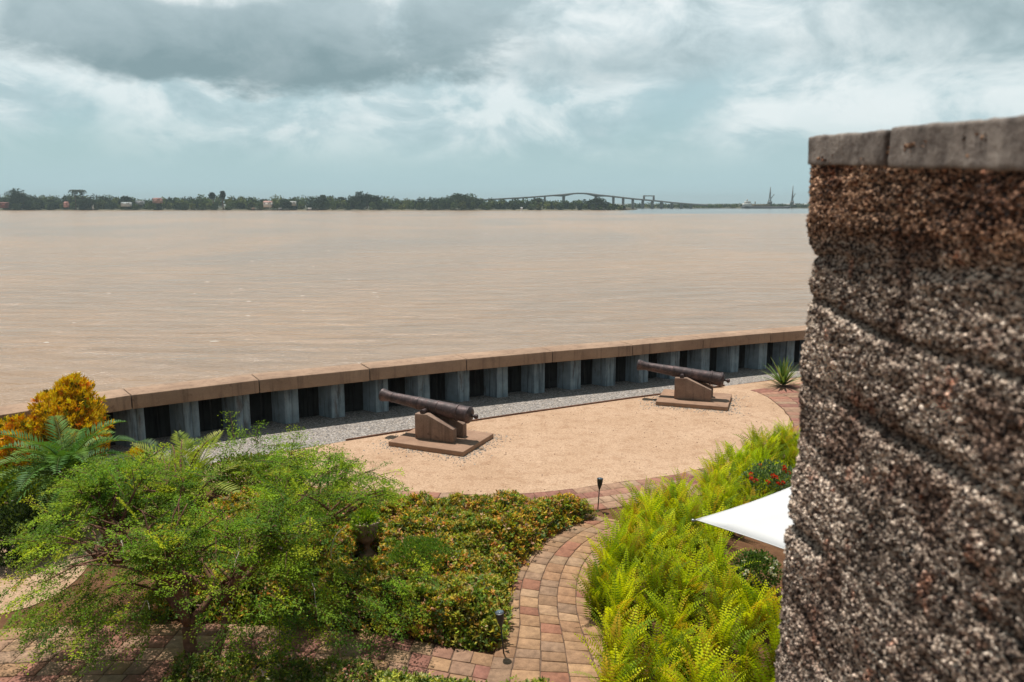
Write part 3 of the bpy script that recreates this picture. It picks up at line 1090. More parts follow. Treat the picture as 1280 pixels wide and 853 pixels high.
M_stone = col_mat('loose_stone', 0.9)
GREY = [(0.42, 0.38, 0.33), (0.30, 0.27, 0.24), (0.50, 0.44, 0.36), (0.22, 0.19, 0.17)]
pebbles('loose_gravel', around(-1.78, 19.515, -24, 900) + around(5.58, 23.7, -19, 900), 'loose grey gravel spilled on the sand around the gun mounts', 'gravel', GREY, M_stone)
sp_ = rng.uniform((-5, 15.5), (8, 25), (1500, 2))
sp_ = sp_[inside(sp_, np.array(sand_poly))][:420]
pebbles('fallen_litter', [(p[0], p[1], 0.011, rng.uniform(0.006, 0.02)) for p in sp_], 'dry leaf litter and grit scattered over the sand court', 'litter', [(0.20, 0.11, 0.06), (0.30, 0.19, 0.10), (0.14, 0.08, 0.05)], M_stone)

# ------------------------------------------------------------------ garden lamps
def garden_lamp(loc, tilt, label, h=0.68):
    r_ = empty('garden_lamp', loc, 0, label, 'lamp', 'solar lamps beside the path')
    r_.rotation_euler = tilt
    MB().tube([(0, 0, -0.1), (0, 0, h - 0.22)], 0.011, 10).build('stake', M_black, r_, smooth=True)
    hd = MB().lathe([(0.012, h - 0.23), (0.022, h - 0.20), (0.045, h - 0.13), (0.056, h - 0.06), (0.058, h - 0.012), (0.062, h - 0.01), (0.062, h), (0.05, h + 0.004)], 20).build('lamp_head', M_black, r_, smooth=True, sharp=35)
    MB().lathe([(0.046, h + 0.0045), (0.046, h + 0.007)], 20).build('solar_panel', M_panel, hd)
    return r_


garden_lamp((-0.11, 9.86, 0), (R(4), R(-5), 0), 'black solar lamp at the hedge corner where the brick paths meet', 0.64)
garden_lamp((1.70, 14.97, 0), (0, R(3), 0), 'black solar lamp by the sand court behind the hedge tip', 0.66)

# ------------------------------------------------------------------ urn with plant
up = (-2.49, 12.85, 0.0)
ur = empty('garden_urn', up, 0, 'rusty brown footed urn standing in the flower bed', 'urn')
MB().lathe([(0.17, 0), (0.17, 0.05), (0.15, 0.055), (0.14, 0.09), (0.085, 0.13), (0.055, 0.2), (0.06, 0.25), (0.085, 0.28)], 28).build('foot', M_urn, ur, smooth=True, sharp=35)
MB().lathe([(0.085, 0.281), (0.13, 0.31), (0.165, 0.38), (0.19, 0.5), (0.205, 0.60), (0.235, 0.635), (0.238, 0.665), (0.215, 0.67), (0.20, 0.655), (0.19, 0.58), (0.02, 0.56)], 32).build('bowl', M_urn, ur, smooth=True, sharp=40)


# ------------------------------------------------------------------ foliage makers
def rand_dirs(n, up=0.0):
    d_ = rng.normal(size=(n, 3))
    d_[:, 2] += up
    return unit(d_)


def palette(n, cols, wts, jit=0.18):
    cols = np.array(cols)
    k = rng.choice(len(cols), n, p=np.array(wts) / sum(wts))
    return np.clip(cols[k] * (1 + rng.normal(0, jit, (n, 1))) * (1 + rng.normal(0, 0.06, (n, 3))), 0.004, 0.9)


def leaf_obj(name, P, D, N, L, W, C, mt, parent=None, fold=0.18):
    V, F = leaves(P, D, N, L, W, fold)
    me = raw_mesh(name, V, F, np.full(len(F), 4), np.repeat(C, 4, 0))
    me.materials.append(mt)
    return link(name, me, parent)


def hedge(name, poly, height, cols, wts, dens, leaf, label, seed, edge=0.35, flower=None):
    poly = np.asarray([p[:2] for p in poly])
    poly = poly.mean(0) + (poly - poly.mean(0)) * 1.05
    lo, hi = poly.min(0), poly.max(0)
    area = np.prod(hi - lo)
    n = int(area * dens)
    pts = rng.uniform(lo, hi, (n, 2))
    pts = pts[inside(pts + rng.normal(0, 0.05, pts.shape), poly)]
    pts = pts[((pts[:, 0] + 2.38) / 0.30) ** 2 + ((pts[:, 1] - 12.35) / 0.72) ** 2 > rng.uniform(0.5, 1.1, len(pts))]      # clear round the urn
    n = len(pts)
    ed_ = edge_dist(pts, poly)
    p3 = np.c_[pts, np.zeros(n)]
    h = height * np.clip(np.sqrt(np.clip(ed_ / edge, 0, 1)), 0.12, 1) * (0.62 + 0.75 * fbm(p3, 2.0, 4, seed))
    mound = worley(p3, 2.3, seed + 3)
    h = h * (1.12 - 0.42 * mound)
    # most sprigs near the surface, some deeper, more on the flanks
    dep = rng.random(n) ** 2.4
    z = h * (1 - dep * np.where(ed_ < edge, 0.95, 0.5))
    k = 7
    P = np.repeat(np.c_[pts, z], k, 0)
    ph = np.tile(np.arange(k) * 2.4, n) + np.repeat(rng.uniform(0, 6.28, n), k)
    tiltv = np.repeat(rand_dirs(n, 2.8), k, 0)
    a = unit(np.cross(tiltv, np.array((0.3, 0.9, 0.1))))
    b = np.cross(tiltv, a)
    op = np.tile(np.linspace(0.5, 1.5, k), n) + rng.normal(0, 0.2, n * k)
    D = (np.cos(ph) * np.sin(op))[:, None] * a + (np.sin(ph) * np.sin(op))[:, None] * b + np.cos(op)[:, None] * tiltv
    N = unit(tiltv + 0.3 * rand_dirs(n * k))
    P = P + rng.normal(0, 0.016, P.shape)
    P[:, 2] = np.maximum(P[:, 2], 0.01)
    mixn = fbm(p3, 1.3, 3, seed + 9)
    wt2 = np.array(wts, float)
    spr = palette(n, cols, wt2, 0.12)
    cool = mixn < 0.44
    spr[cool] = spr[cool] * 0.6 + np.array(cols[0]) * 0.4
    C = np.repeat(spr, k, 0) * (1 + rng.normal(0, 0.15, (n * k, 1)))
    L = leaf * rng.uniform(0.65, 1.25, n * k)
    o = leaf_obj(name, P, D, N, L, L * 0.48, np.clip(C, 0.004, 0.9), M_gloss)
    tag(o, label, 'hedge', None, 'stuff')
    return o


HC = [(0.14, 0.23, 0.025), (0.33, 0.37, 0.026), (0.58, 0.38, 0.035), (0.64, 0.29, 0.075), (0.66, 0.36, 0.23), (0.16, 0.085, 0.055), (0.14, 0.19, 0.075), (0.50, 0.40, 0.07)]
HW = [2.6, 2.9, 2.2, 1.2, 0.8, 0.5, 1.2, 1.5]
bed_front = [(-5.3, 10.85), (-3.9, 10.75), (-1.85, 10.42), (-0.95, 10.12), (-0.27, 9.98), (-0.16, 10.65), (-0.16, 11.6), (0.02, 12.4), (-0.6, 12.9), (-2.0, 13.0), (-3.9, 12.9), (-5.3, 12.6)]
bed_back = [(-5.6, 12.5), (-3.9, 12.7), (-2.0, 12.85), (-0.6, 12.75), (0.1, 12.55), (0.4, 13.35), (0.9, 14.05), (1.5, 14.62), (1.1, 14.85), (0.0, 14.72), (-1.5, 14.75), (-3.9, 15.0), (-5.6, 14.6)]
hedge('flowering_hedge', bed_front, 0.55, HC, HW, 950, 0.068, 'yellow and orange leaved shrub mass in front, beside the brick path corner', 3)
hedge('flowering_hedge', bed_back, 0.52, HC, HW, 950, 0.066, 'orange tinged shrub mass behind, reaching to the lamp by the court', 8)
low = [(-4.3, 9.35), (-3.0, 9.45), (-1.75, 9.3), (-1.6, 8.2), (-4.3, 8.2)]
hedge('low_shrubs', low, 0.42, [(0.15, 0.21, 0.03), (0.30, 0.34, 0.04), (0.60, 0.26, 0.19), (0.44, 0.36, 0.06), (0.09, 0.14, 0.03), (0.6, 0.44, 0.34)], [3, 2, 1.2, 1, 2, 0.6], 1000, 0.05,
      'pink flowered low shrubs along the front of the brick path under the tree', 15, 0.25)
low2 = [(-1.7, 9.25), (-1.1, 9.08), (-0.5, 8.92), (0.1, 8.85), (0.55, 8.75), (0.5, 7.8), (-1.7, 7.8)]
hedge('low_shrubs', low2, 0.40, [(0.22, 0.27, 0.03), (0.46, 0.45, 0.06), (0.09, 0.14, 0.03), (0.55, 0.55, 0.22)], [3, 2, 2, 1], 1000, 0.055,
      'clipped yellow green shrubs at the bottom edge before the path junction', 19, 0.25)

# plant in the urn: on top of the bowl
n = 900
dd = rand_dirs(n, 0.9)
P = np.array(up) + np.array((0, 0, 0.60)) + dd * np.array((0.24, 0.24, 0.22)) * rng.random((n, 1)) ** 0.4
o = leaf_obj('urn_plant', P, dd + 0.2 * rng.normal(size=(n, 3)), rand_dirs(n, 1.5), rng.uniform(0.05, 0.10, n), 0.03,
             palette(n, [(0.18, 0.30, 0.02), (0.28, 0.40, 0.03), (0.11, 0.2, 0.02)], [2, 2, 1]), M_leaf)
tag(o, 'bright green leafy plant growing in the footed urn', 'plant')

# ------------------------------------------------------------------ ferns
def fern_mesh(seed, nf=19, flen=(0.6, 0.95)):
    r2 = np.random.default_rng(seed)
    Ps, Ds, Ns, Ls, Ws, Cs = [], [], [], [], [], []
    for i in range(nf):
        azm = r2.uniform(0, 2 * pi)
        ln = r2.uniform(*flen)
        lean = r2.uniform(0.05, 0.6) if i > 4 else r2.uniform(0.02, 0.2)
        npn = int(ln / 0.040)
        tt = np.linspace(0.06, 1, npn)
        bend = lean + tt ** 2.0 * r2.uniform(0.3, 1.0)
        stepl = ln / npn
        x_ = np.cumsum(np.sin(bend)) * stepl
        z_ = np.cumsum(np.cos(bend)) * stepl
        h = np.array((cos(azm), sin(azm), 0))
        side = np.array((-sin(azm), cos(azm), 0))
        P = h * x_[:, None] + np.array((0, 0, 1)) * z_[:, None] + np.array((r2.normal(0, .035), r2.normal(0, .035), 0))
        T = h * np.sin(bend)[:, None] + np.array((0, 0, 1)) * np.cos(bend)[:, None]
        roll = r2.normal(0, 0.55)
        side0 = side
        N0 = np.cross(T, side0)
        side = side0 * cos(roll) + N0 * sin(roll)
        N = np.cross(T, side)
        ll = 0.118 * np.sin(np.clip(tt * 1.02, 0, 1) ** 0.55 * pi) ** 0.6 * r2.uniform(0.85, 1.15)
        ll = np.maximum(ll, 0.012)
        age = r2.random()
        base = np.array((0.36, 0.455, 0.010)) if age < 0.45 else (np.array((0.50, 0.53, 0.012)) if age < 0.75 else (np.array((0.17, 0.27, 0.012)) if age < 0.92 else np.array((0.50, 0.34, 0.03))))
        for sg in (-1, 1):
            Ps.append(P)
            Ds.append(side * sg * 0.95 + T * 0.25 + N * 0.12 + r2.normal(0, 0.05, (npn, 3)))
            Ns.append(N)
            Ls.append(ll)
            Ws.append(np.full(npn, 0.027))
            Cs.append(base * (1.2, 1.15, 0.9, 1.35, 0.75, 1.05)[seed % 6] * (0.88 + 0.3 * tt[:, None]) * (1 + r2.normal(0, 0.06, (npn, 1))))
        # midrib
        Ps.append(P[:-1])
        Ds.append(np.diff(P, axis=0))
        Ns.append(N[:-1])
        Ls.append(np.full(npn - 1, stepl * 1.3))
        Ws.append(np.full(npn - 1, 0.006))
        Cs.append(np.tile((0.14, 0.17, 0.03), (npn - 1, 1)))
    V, F = leaves(np.vstack(Ps), np.vstack(Ds), np.vstack(Ns), np.concatenate(Ls), np.concatenate(Ws), 0.1)
    me = raw_mesh('fern', V, F, np.full(len(F), 4), np.repeat(np.vstack(Cs), 4, 0))
    me.materials.append(M_fern)
    return me


fern_poly = np.array([(1.15, 8.2), (1.16, 9.4), (1.15, 10.3), (1.22, 11.1), (1.40, 11.9), (1.72, 12.7), (2.05, 13.55), (2.45, 14.5), (3.3, 15.3), (4.15, 16.1), (5.0, 17.1),
                      (5.8, 18.2), (6.9, 19.1), (7.6, 18.0), (6.4, 15.9), (5.2, 14.9), (4.3, 14.1), (3.7, 13.3), (3.55, 12.5), (3.45, 11.6), (3.7, 10.6), (3.8, 9.4), (3.4, 8.2)])
variants = [fern_mesh(100 + k) for k in range(6)]
lo, hi = fern_poly.min(0), fern_poly.max(0)
pts = []
tries = 0
while tries < 9000:
    tries += 1
    p = rng.uniform(lo, hi)
    if not inside(p[None], fern_poly)[0]:
        continue
    if all((p[0] - q[0]) ** 2 + (p[1] - q[1]) ** 2 > 0.34 ** 2 for q in pts):
        pts.append(p)
for i, p in enumerate(pts):
    o = link('fern', variants[i % 6])
    s0 = rng.uniform(0.72, 1.05)
    o.location = (p[0], p[1], 0)
    o.rotation_euler = (rng.normal(0, 0.06), rng.normal(0, 0.06), rng.uniform(0, 6.28))
    o.scale = (s0, s0, s0 * rng.uniform(0.85, 1.05))
    tag(o, 'yellow green sword fern in the dense bed beside the brick path', 'fern', 'ferns in the bed beside the path')


# ------------------------------------------------------------------ shrubs with a round crown
def bush(name, loc, rx, ry, rz, n, L, W, cols, wts, label, cat='shrub', mt=None, up=0.6, seed=1, shape=None, flowers=None, stems=True):
    root = empty(name, loc, 0, label, cat)
    d_ = rand_dirs(n, 0.25)
    rad_ = rng.random(n) ** 0.35
    lump = 0.72 + 0.6 * fbm(d_ * 1.0, 2.2, 3, seed)
    P = d_ * (rad_ * lump)[:, None] * np.array((rx, ry, rz)) + np.array((0, 0, rz * 0.95))
    if shape is not None:
        P = shape(P)
    P[:, 2] = np.maximum(P[:, 2], 0.03)
    D = unit(d_ * 0.8 + rng.normal(0, 0.5, (n, 3)) + np.array((0, 0, up)))
    N = unit(rand_dirs(n, 0.8) + d_ * 0.3)
    leaf_obj('foliage', P, D, N, L * rng.uniform(0.6, 1.25, n), W, palette(n, cols, wts), mt or M_leaf, root)
    if stems:
        mb = MB()
        for i in range(9):
            q = unit(np.array((rng.normal(), rng.normal(), 1.6)))
            e_ = q * np.array((rx, ry, rz * 1.3)) * 0.8
            mb.tube([(0.05 * q[0], 0.05 * q[1], 0), e_ * 0.5 + rng.normal(0, 0.03, 3), e_], [0.018, 0.012, 0.005], 6)
        mb.build('stem', M_bark, root, smooth=True)
    if flowers:
        fn, fc, fs = flowers
        for i in range(fn):
            mb = MB()
            q = unit(np.array((rng.normal(), rng.normal() - 0.5, 0.9)))
            c0 = q * np.array((rx, ry, rz)) * rng.uniform(0.85, 1.08) + np.array((0, 0, rz * 0.95))
            m_ = 14
            dq = rand_dirs(m_, 0.6)
            V, F = leaves(c0 + dq * fs * 0.25, dq, rand_dirs(m_, 0.5), fs, fs * 0.8)
            mb.add(V, F, np.array(fc) * rng.uniform(0.7, 1.2))
            mb.build('flower', M_leaf, root)
    return root


# golden croton beside the river wall: two lobes
GC = [(0.76, 0.47, 0.015), (0.82, 0.58, 0.025), (0.68, 0.26, 0.02), (0.34, 0.27, 0.02), (0.16, 0.18, 0.02), (0.58, 0.18, 0.02)]
GW = [3.4, 4.2, 0.9, 0.9, 0.6, 0.3]


def croton(loc, parts, label):
    root = empty('croton', loc, 0, label, 'shrub')
    Ps, Ds, Ns = [], [], []
    for (cx, cy, cz, rx, ry, rz, n) in parts:
        k = 9
        m_ = n // k
        d_ = rand_dirs(m_, 0.3)
        P = d_ * (rng.random(m_) ** 0.28 * (0.75 + 0.5 * fbm(d_, 2.5, 3, int(cx * 100) + 300)))[:, None] * np.array((rx, ry, rz)) + np.array((cx, cy, cz))
        # each sprig an upright whorl of narrow leaves
        P = np.repeat(P, k, 0) + rng.normal(0, 0.018, (m_ * k, 3))
        D = unit(np.repeat(d_, k, 0) * 0.55 + rng.normal(0, 0.45, (m_ * k, 3)) + np.array((0, 0, 0.75)))
        Ps.append(P), Ds.append(D), Ns.append(rand_dirs(m_ * k, 0.4))
    P, D, N = np.vstack(Ps), np.vstack(Ds), np.vstack(Ns)
    P[:, 2] = np.maximum(P[:, 2], 0.04)
    n = len(P)
    C = np.repeat(palette(n // 9 + 1, GC, GW, 0.15), 9, 0)[:n] * (1 + rng.normal(0, 0.12, (n, 1)))
    leaf_obj('foliage', P, D, N, rng.uniform(0.06, 0.13, n), 0.036, np.clip(C, 0.005, 0.9), M_gloss, root)
    mb = MB()
    for (cx, cy, cz, rx, ry, rz, n) in parts:
        for i in range(5):
            e_ = np.array((cx + rng.normal(0, rx * .4), cy + rng.normal(0, ry * .4), cz + rz * 0.4))
            mb.tube([(0, 0, 0), e_ * np.array((0.4, 0.4, 0.5)), e_], [0.03, 0.02, 0.006], 6)
    mb.build('stem', M_bark, root, smooth=True)
    return root


croton((-9.75, 16.6, 0), [(0.05, 0.3, 1.3, 0.80, 0.7, 0.68, 9000), (0.14, 0.4, 1.9, 0.36, 0.36, 0.36, 2600), (-0.9, -0.1, 0.7, 0.75, 0.7, 0.75, 7500), (0.4, 0.1, 0.85, 0.55, 0.6, 0.7, 4500), (-1.3, -0.6, 0.45, 0.6, 0.6, 0.6, 4000)],
       'tall golden croton bush standing in front of the river wall')
croton((-7.75, 15.9, 0), [(0, 0, 0.55, 0.32, 0.32, 0.42, 1800)], 'small orange croton half hidden behind the palm fronds')


# ------------------------------------------------------------------ palms
def feather_palm(name, loc, trunk_h, nf, flen, cols, label, droop=1.0, leaflet=0.26, wd=0.022, r0=0.07, seed=5, upmax=1.25):
    root = empty(name, loc, 0, label, 'palm')
    r2 = np.random.default_rng(seed)
    if trunk_h > 0:
        MB().tube([(0, 0, 0), (0.02, 0.01, trunk_h * 0.5), (0, 0.03, trunk_h)], [r0 * 1.3, r0, r0 * 1.1], 12).build('trunk', M_bark, root, smooth=True)
    for i in range(nf):
        a = i * 2.39996 + r2.normal(0, 0.15)
        el0 = upmax - (i / nf) * 1.35 + r2.normal(0, 0.08)
        ln = flen * r2.uniform(0.8, 1.1)
        npn = 34
        tt = np.linspace(0, 1, npn)
        e_ = el0 - droop * tt ** 1.5 * r2.uniform(0.7, 1.2)
        x_ = np.cumsum(np.cos(e_)) * ln / npn
        z_ = np.cumsum(np.sin(e_)) * ln / npn
        h = np.array((cos(a), sin(a), 0))
        side = np.array((-sin(a), cos(a), 0))
        P = h * x_[:, None] + np.array((0, 0, 1)) * z_[:, None] + np.array((0, 0.03, trunk_h))
        T = h * np.cos(e_)[:, None] + np.array((0, 0, 1)) * np.sin(e_)[:, None]
        N = np.cross(T, side)
        N = N * np.sign(N[:, 2:3] + 1e-6)
        mb = MB()
        mb.tube(P, np.linspace(0.012, 0.003, npn), 5, (0.10, 0.13, 0.03))
        kk = tt > 0.12
        ll = leaflet * np.sin(np.clip(tt[kk], 0, 0.97) ** 0.7 * pi) ** 0.5
        for sg in (-1, 1):
            D = side * sg * 0.8 + T[kk] * 0.55 + N[kk] * 0.32 + r2.normal(0, 0.05, (kk.sum(), 3))
            V, F = leaves(P[kk], D, N[kk] - side * sg * 0.3, ll, wd, 0.1)
            cc = np.array(cols[r2.integers(len(cols))]) * (1 + r2.normal(0, 0.1, (kk.sum(), 1)))
            mb.add(V, F, np.repeat(np.clip(cc, 0.003, 0.9), 4, 0))
        mb.build('frond', M_gloss, root)
    return root


feather_palm('pygmy_palm', (-8.15, 13.9, 0), 1.12, 32, 1.4, [(0.07, 0.17, 0.035), (0.10, 0.22, 0.04), (0.14, 0.25, 0.045)], 'dark green palm with arching fronds before the croton', 1.35, 0.30, 0.03, 0.09, 5)
feather_palm('young_palm', (-6.35, 15.0, 0), 0.35, 16, 1.35, [(0.30, 0.36, 0.05), (0.22, 0.30, 0.035), (0.38, 0.40, 0.09)], 'pale yellow green palm with upright fronds behind the big tree', 0.75, 0.36, 0.03, 0.06, 9, 1.4)
feather_palm('pygmy_palm', (-7.15, 15.5, 0), 0.5, 16, 1.1, [(0.06, 0.12, 0.03), (0.08, 0.14, 0.03)], 'small green palm between the croton and the pale palm', 1.2, 0.28, 0.028, 0.07, 13)


def rosette(name, loc, n, ln, wd, cols, label, cat):
    o_parts = []
    mb = MB()
    for i in range(n):
        a = i * 2.39996
        e0 = 1.45 - 1.25 * (i / n) + rng.normal(0, 0.06)
        L_ = ln * rng.uniform(0.8, 1.1)
        h = np.array((cos(a), sin(a), 0))
        side = np.array((-sin(a), cos(a), 0))
        tt = np.linspace(0, 1, 6)
        e_ = e0 - 0.45 * tt ** 2
        x_ = np.r_[0, np.cumsum(np.cos(e_))[:-1]] * L_ / 5
        z_ = np.r_[0, np.cumsum(np.sin(e_))[:-1]] * L_ / 5
        P = h * x_[:, None] + np.array((0, 0, 1)) * (z_[:, None] + 0.05)
        ww = wd * np.array((0.7, 1, 1, 0.8, 0.5, 0.04))
        V = np.vstack([P - side * ww[:, None] / 2, P + side * ww[:, None] / 2])
        F = np.array([(k, k + 1, 7 + k, 6 + k) for k in range(5)])
        mb.add(V, F, np.array(cols[i % len(cols)]) * rng.uniform(0.8, 1.2))
    o = mb.build(name, M_gloss, None, loc)
    tag(o, label, cat)
    return o


rosette('spiky_agave', (9.0, 25.8, 0), 46, 0.95, 0.085, [(0.09, 0.16, 0.04), (0.13, 0.20, 0.05), (0.20, 0.23, 0.08)], 'spiky green rosette plant on the bricks by the gravel near the fort wall', 'agave')
# red-flowering shrub, white-flowering shrub, dark shrub on the left
bush('red_flower_shrub', (5.2, 15.2, 0), 0.60, 0.5, 0.46, 2600, 0.065, 0.036, [(0.12, 0.20, 0.09), (0.18, 0.26, 0.13), (0.25, 0.32, 0.18), (0.08, 0.14, 0.06)], [3, 2, 1, 2],
     'grey green shrub with red flowers among the ferns', flowers=(13, (0.60, 0.045, 0.02), 0.05), seed=31)
bush('white_flower_shrub', (3.80, 11.6, 0), 0.36, 0.42, 0.34, 2000, 0.055, 0.032, [(0.07, 0.13, 0.03), (0.12, 0.19, 0.04), (0.05, 0.09, 0.02)], [2, 2, 1],
     'low green shrub with tiny white flowers by the bare soil', flowers=(12, (0.8, 0.8, 0.76), 0.035), seed=33)
bush('dark_shrub', (-8.35, 12.75, 0), 0.62, 0.6, 0.5, 4200, 0.07, 0.04, [(0.03, 0.05, 0.02), (0.05, 0.08, 0.02), (0.08, 0.11, 0.03)], [3, 2, 1], 'dark green round shrub beside the sandy path', seed=35)
bush('leafy_shrub', (-9.6, 14.6, 0), 0.9, 0.7, 0.5, 6000, 0.075, 0.045, [(0.13, 0.19, 0.02), (0.20, 0.26, 0.02), (0.07, 0.12, 0.02)], [2, 2, 1], 'green shrub in front of the golden croton lobe', seed=36)
bush('leafy_shrub', (-7.6, 15.0, 0), 1.0, 0.7, 0.5, 6500, 0.075, 0.045, [(0.12, 0.19, 0.02), (0.20, 0.26, 0.03), (0.07, 0.12, 0.02)], [2, 2, 1], 'bright yellow green shrub under the palms', seed=37)
bush('leafy_shrub', (-5.3, 15.8, 0), 1.05, 0.7, 0.42, 6000, 0.07, 0.042, [(0.10, 0.16, 0.02), (0.17, 0.23, 0.03), (0.24, 0.22, 0.04)], [2, 2, 1], 'loose yellow green shrub between the big tree and the gravel', seed=39)

bush('feathery_shrub', (-1.45, 11.75, 0), 0.55, 0.5, 0.42, 9000, 0.04, 0.016, [(0.11, 0.21, 0.03), (0.16, 0.27, 0.03), (0.08, 0.16, 0.035)], [2, 2, 1], 'soft feathery green shrub rising among the orange leaved bed', seed=41)

# ------------------------------------------------------------------ the big spreading tree
tr = empty('spreading_tree', (-4.02, 9.05, 0), 0, 'big spreading small-leaved tree with dark trunk by the brick path', 'tree')
CEN = np.array((-0.05, 1.35, 1.44))
RAD = np.array((2.68, 2.3, 1.30))


def limb(a, b, bend, n=9):
    a, b = np.asarray(a, float), np.asarray(b, float)
    tt = np.linspace(0, 1, n)[:, None]
    return a * (1 - tt) + b * tt + np.asarray(bend) * np.sin(tt * pi) + np.cumsum(rng.normal(0, 0.012, (n, 3)), 0) * np.minimum(1, tt * 4)


mbt = MB()
fork = np.array((-0.08, 0.25, 0.75))
mbt.tube(limb((0, 0, -0.05), fork, (0.03, 0.02, 0)), np.linspace(0.10, 0.075, 9), 10)
mbt.tube(limb((0.08, 0.05, -0.05), (0.3, 0.5, 0.95), (0.05, 0, 0)), np.linspace(0.055, 0.04, 9), 8)
mbb = MB()
mbw = MB()
spr_p, spr_d = [], []
NL = 9
for i in range(NL):
    a = i * 2 * pi / NL + rng.normal(0, 0.15)
    st0 = fork if i % 2 else np.array((0.3, 0.5, 0.95))
    elv = rng.uniform(0.15, 0.75)
    tip = CEN + RAD * np.array((cos(a) * cos(elv), sin(a) * cos(elv), sin(elv))) * 0.72
    L1 = limb(st0, tip, (0, 0, 0.22), 12)
    mbt.tube(L1, np.linspace(0.052, 0.02, 12), 7)
    for j in range(15):
        k = rng.integers(2, 12)
        b0 = L1[k]
        dv_ = unit(b0 - st0 + rng.normal(0, 0.9, 3) * np.array((1, 1, 0.55)))
        ln = rng.uniform(0.5, 1.25)
        e_ = b0 + dv_ * ln
        # stay inside the crown
        q = (e_ - CEN) / RAD
        lq = np.linalg.norm(q)
        if lq > 1.0:
            e_ = CEN + q / lq * RAD * rng.uniform(0.88, 1.02)
        L2 = limb(b0, e_, (0, 0, 0.10), 7)
        ua, ub = np.array((1.53, 3.8, 0.40)), np.array((2.35, -0.4, 2.2))      # keep boughs clear of the urn
        tu = np.clip(((L2 - ua) @ (ub - ua)) / ((ub - ua) @ (ub - ua)), 0, 1)
        if np.linalg.norm(L2 - ua - tu[:, None] * (ub - ua), axis=1).min() < 0.4:
            continue
        (MB() if rng.random() < 0.0 else mbb).tube(L2, np.linspace(0.022, 0.006, 7), 5)
        for m_ in range(13):
            f = rng.uniform(0.25, 1.0)
            p0 = L2[int(f * 6)]
            d0 = unit(dv_ * 0.5 + rng.normal(0, 0.8, 3) * np.array((1, 1, 0.5)) + np.array((0, 0, -0.05)))
            spr_p.append(p0)
            spr_d.append(d0)
# outer sprays that fill the umbrella-shaped shell and the low skirts
n_out = 1150
dsh = rand_dirs(n_out, 0.5)
dsh = dsh[dsh[:, 2] > -0.45]
for q in dsh:
    lump = 0.82 + 0.36 * float(fbm(q[None], 2.6, 3, 91)[0])
    spr_p.append(CEN + RAD * q * lump * rng.uniform(0.72, 0.98))
    spr_d.append(unit(q * np.array((1, 1, 0.35)) + rng.normal(0, 0.45, 3) + np.array((0, 0, -0.12))))
for i in range(430):                                  # drooping skirts on the left, front and right
    a = rng.uniform(pi * 0.70, pi * 2.12)
    rr = rng.uniform(0.55, 1.06)
    spr_p.append(np.array((CEN[0] + RAD[0] * rr * cos(a), CEN[1] + RAD[1] * rr * sin(a) * 0.66, rng.uniform(0.45, 1.25))))
    spr_d.append(unit(np.array((cos(a), sin(a), -0.45)) + rng.normal(0, 0.35, 3)))
SP, SD = np.array(spr_p), np.array(spr_d)
# open windows in the crown where one looks through
keep = (fbm(SP, 1.15, 3, 55) > 0.385) & (fbm(SP * np.array((1, 1, 1.6)), 2.6, 2, 58) > 0.385)
SP, SD = SP[keep], SD[keep]
# gaps: towards the urn, and before the trunk where the limbs show
tw = np.array((-4.02, 9.05, 0))
def clear_line(P, a, b, r_):
    ab = b - a
    t_ = np.clip(((P - a) @ ab) / (ab @ ab), 0, 1)
    return np.linalg.norm(P - a - t_[:, None] * ab, axis=1) > r_
ok = clear_line(SP, np.array((1.53, 3.8, 0.40)), np.array((2.35, -0.4, 2.2)), 0.52)
ok &= ~((np.abs(SP[:, 0] - 0.02) < 0.42) & (SP[:, 1] < 0.95) & (SP[:, 2] < 1.75) & (rng.random(len(SP)) < 0.82))
ok &= ~((SP[:, 1] < 0.1) & (SP[:, 2] < 0.62) & (SP[:, 0] > -0.9))
SP, SD = SP[ok], SD[ok]
SP[:, 2] = np.maximum(SP[:, 2], 0.22)
nl = 95
ns_ = len(SP)
tt = rng.random((ns_, nl)) ** 0.8
slen = rng.uniform(0.22, 0.46, (ns_, 1))
side = unit(np.cross(SD, np.array((0, 0, 1.0))))
off = rng.normal(0, 0.055, (ns_, nl)) * (0.5 + tt)
offz = rng.normal(0, 0.022, (ns_, nl))
PP = SP[:, None, :] + SD[:, None, :] * (tt * slen)[..., None] + side[:, None, :] * off[..., None] + np.array((0, 0, 1.0)) * (offz * 0.7 - 0.05 * tt ** 2)[..., None]
PP = PP.reshape(-1, 3)
DD = (np.repeat(SD, nl, 0) * 0.6 + np.repeat(side, nl, 0) * np.sign(off.reshape(-1, 1)) * 0.8 + rng.normal(0, 0.3, (ns_ * nl, 3)))
NNl = unit(np.array((0, 0, 1.0)) + rng.normal(0, 0.45, (ns_ * nl, 3)))
spc = palette(ns_, [(0.175, 0.295, 0.024), (0.265, 0.385, 0.024), (0.43, 0.50, 0.025), (0.105, 0.20, 0.03), (0.50, 0.46, 0.04)], [3.8, 2.6, 0.7, 2.8, 0.15], 0.10)
CC = np.clip(np.repeat(spc, nl, 0) * (1 + rng.normal(0, 0.16, (ns_ * nl, 1))), 0.004, 0.9)
LL = rng.uniform(0.019, 0.037, ns_ * nl)
leaf_obj('crown', PP, DD, NNl, LL, LL * 0.62, CC, M_leaf, tr)
for p0, d0, l0 in list(zip(SP, SD, slen[:, 0]))[::2]:
    mbb.tube([p0, p0 + d0 * l0 * 0.5, p0 + d0 * l0 - np.array((0, 0, 0.04))], [0.005, 0.0035, 0.0015], 4, caps=False)
mbt.build('trunk', M_bark, tr, smooth=True)
mbb.build('branches', M_bark, tr, smooth=True)
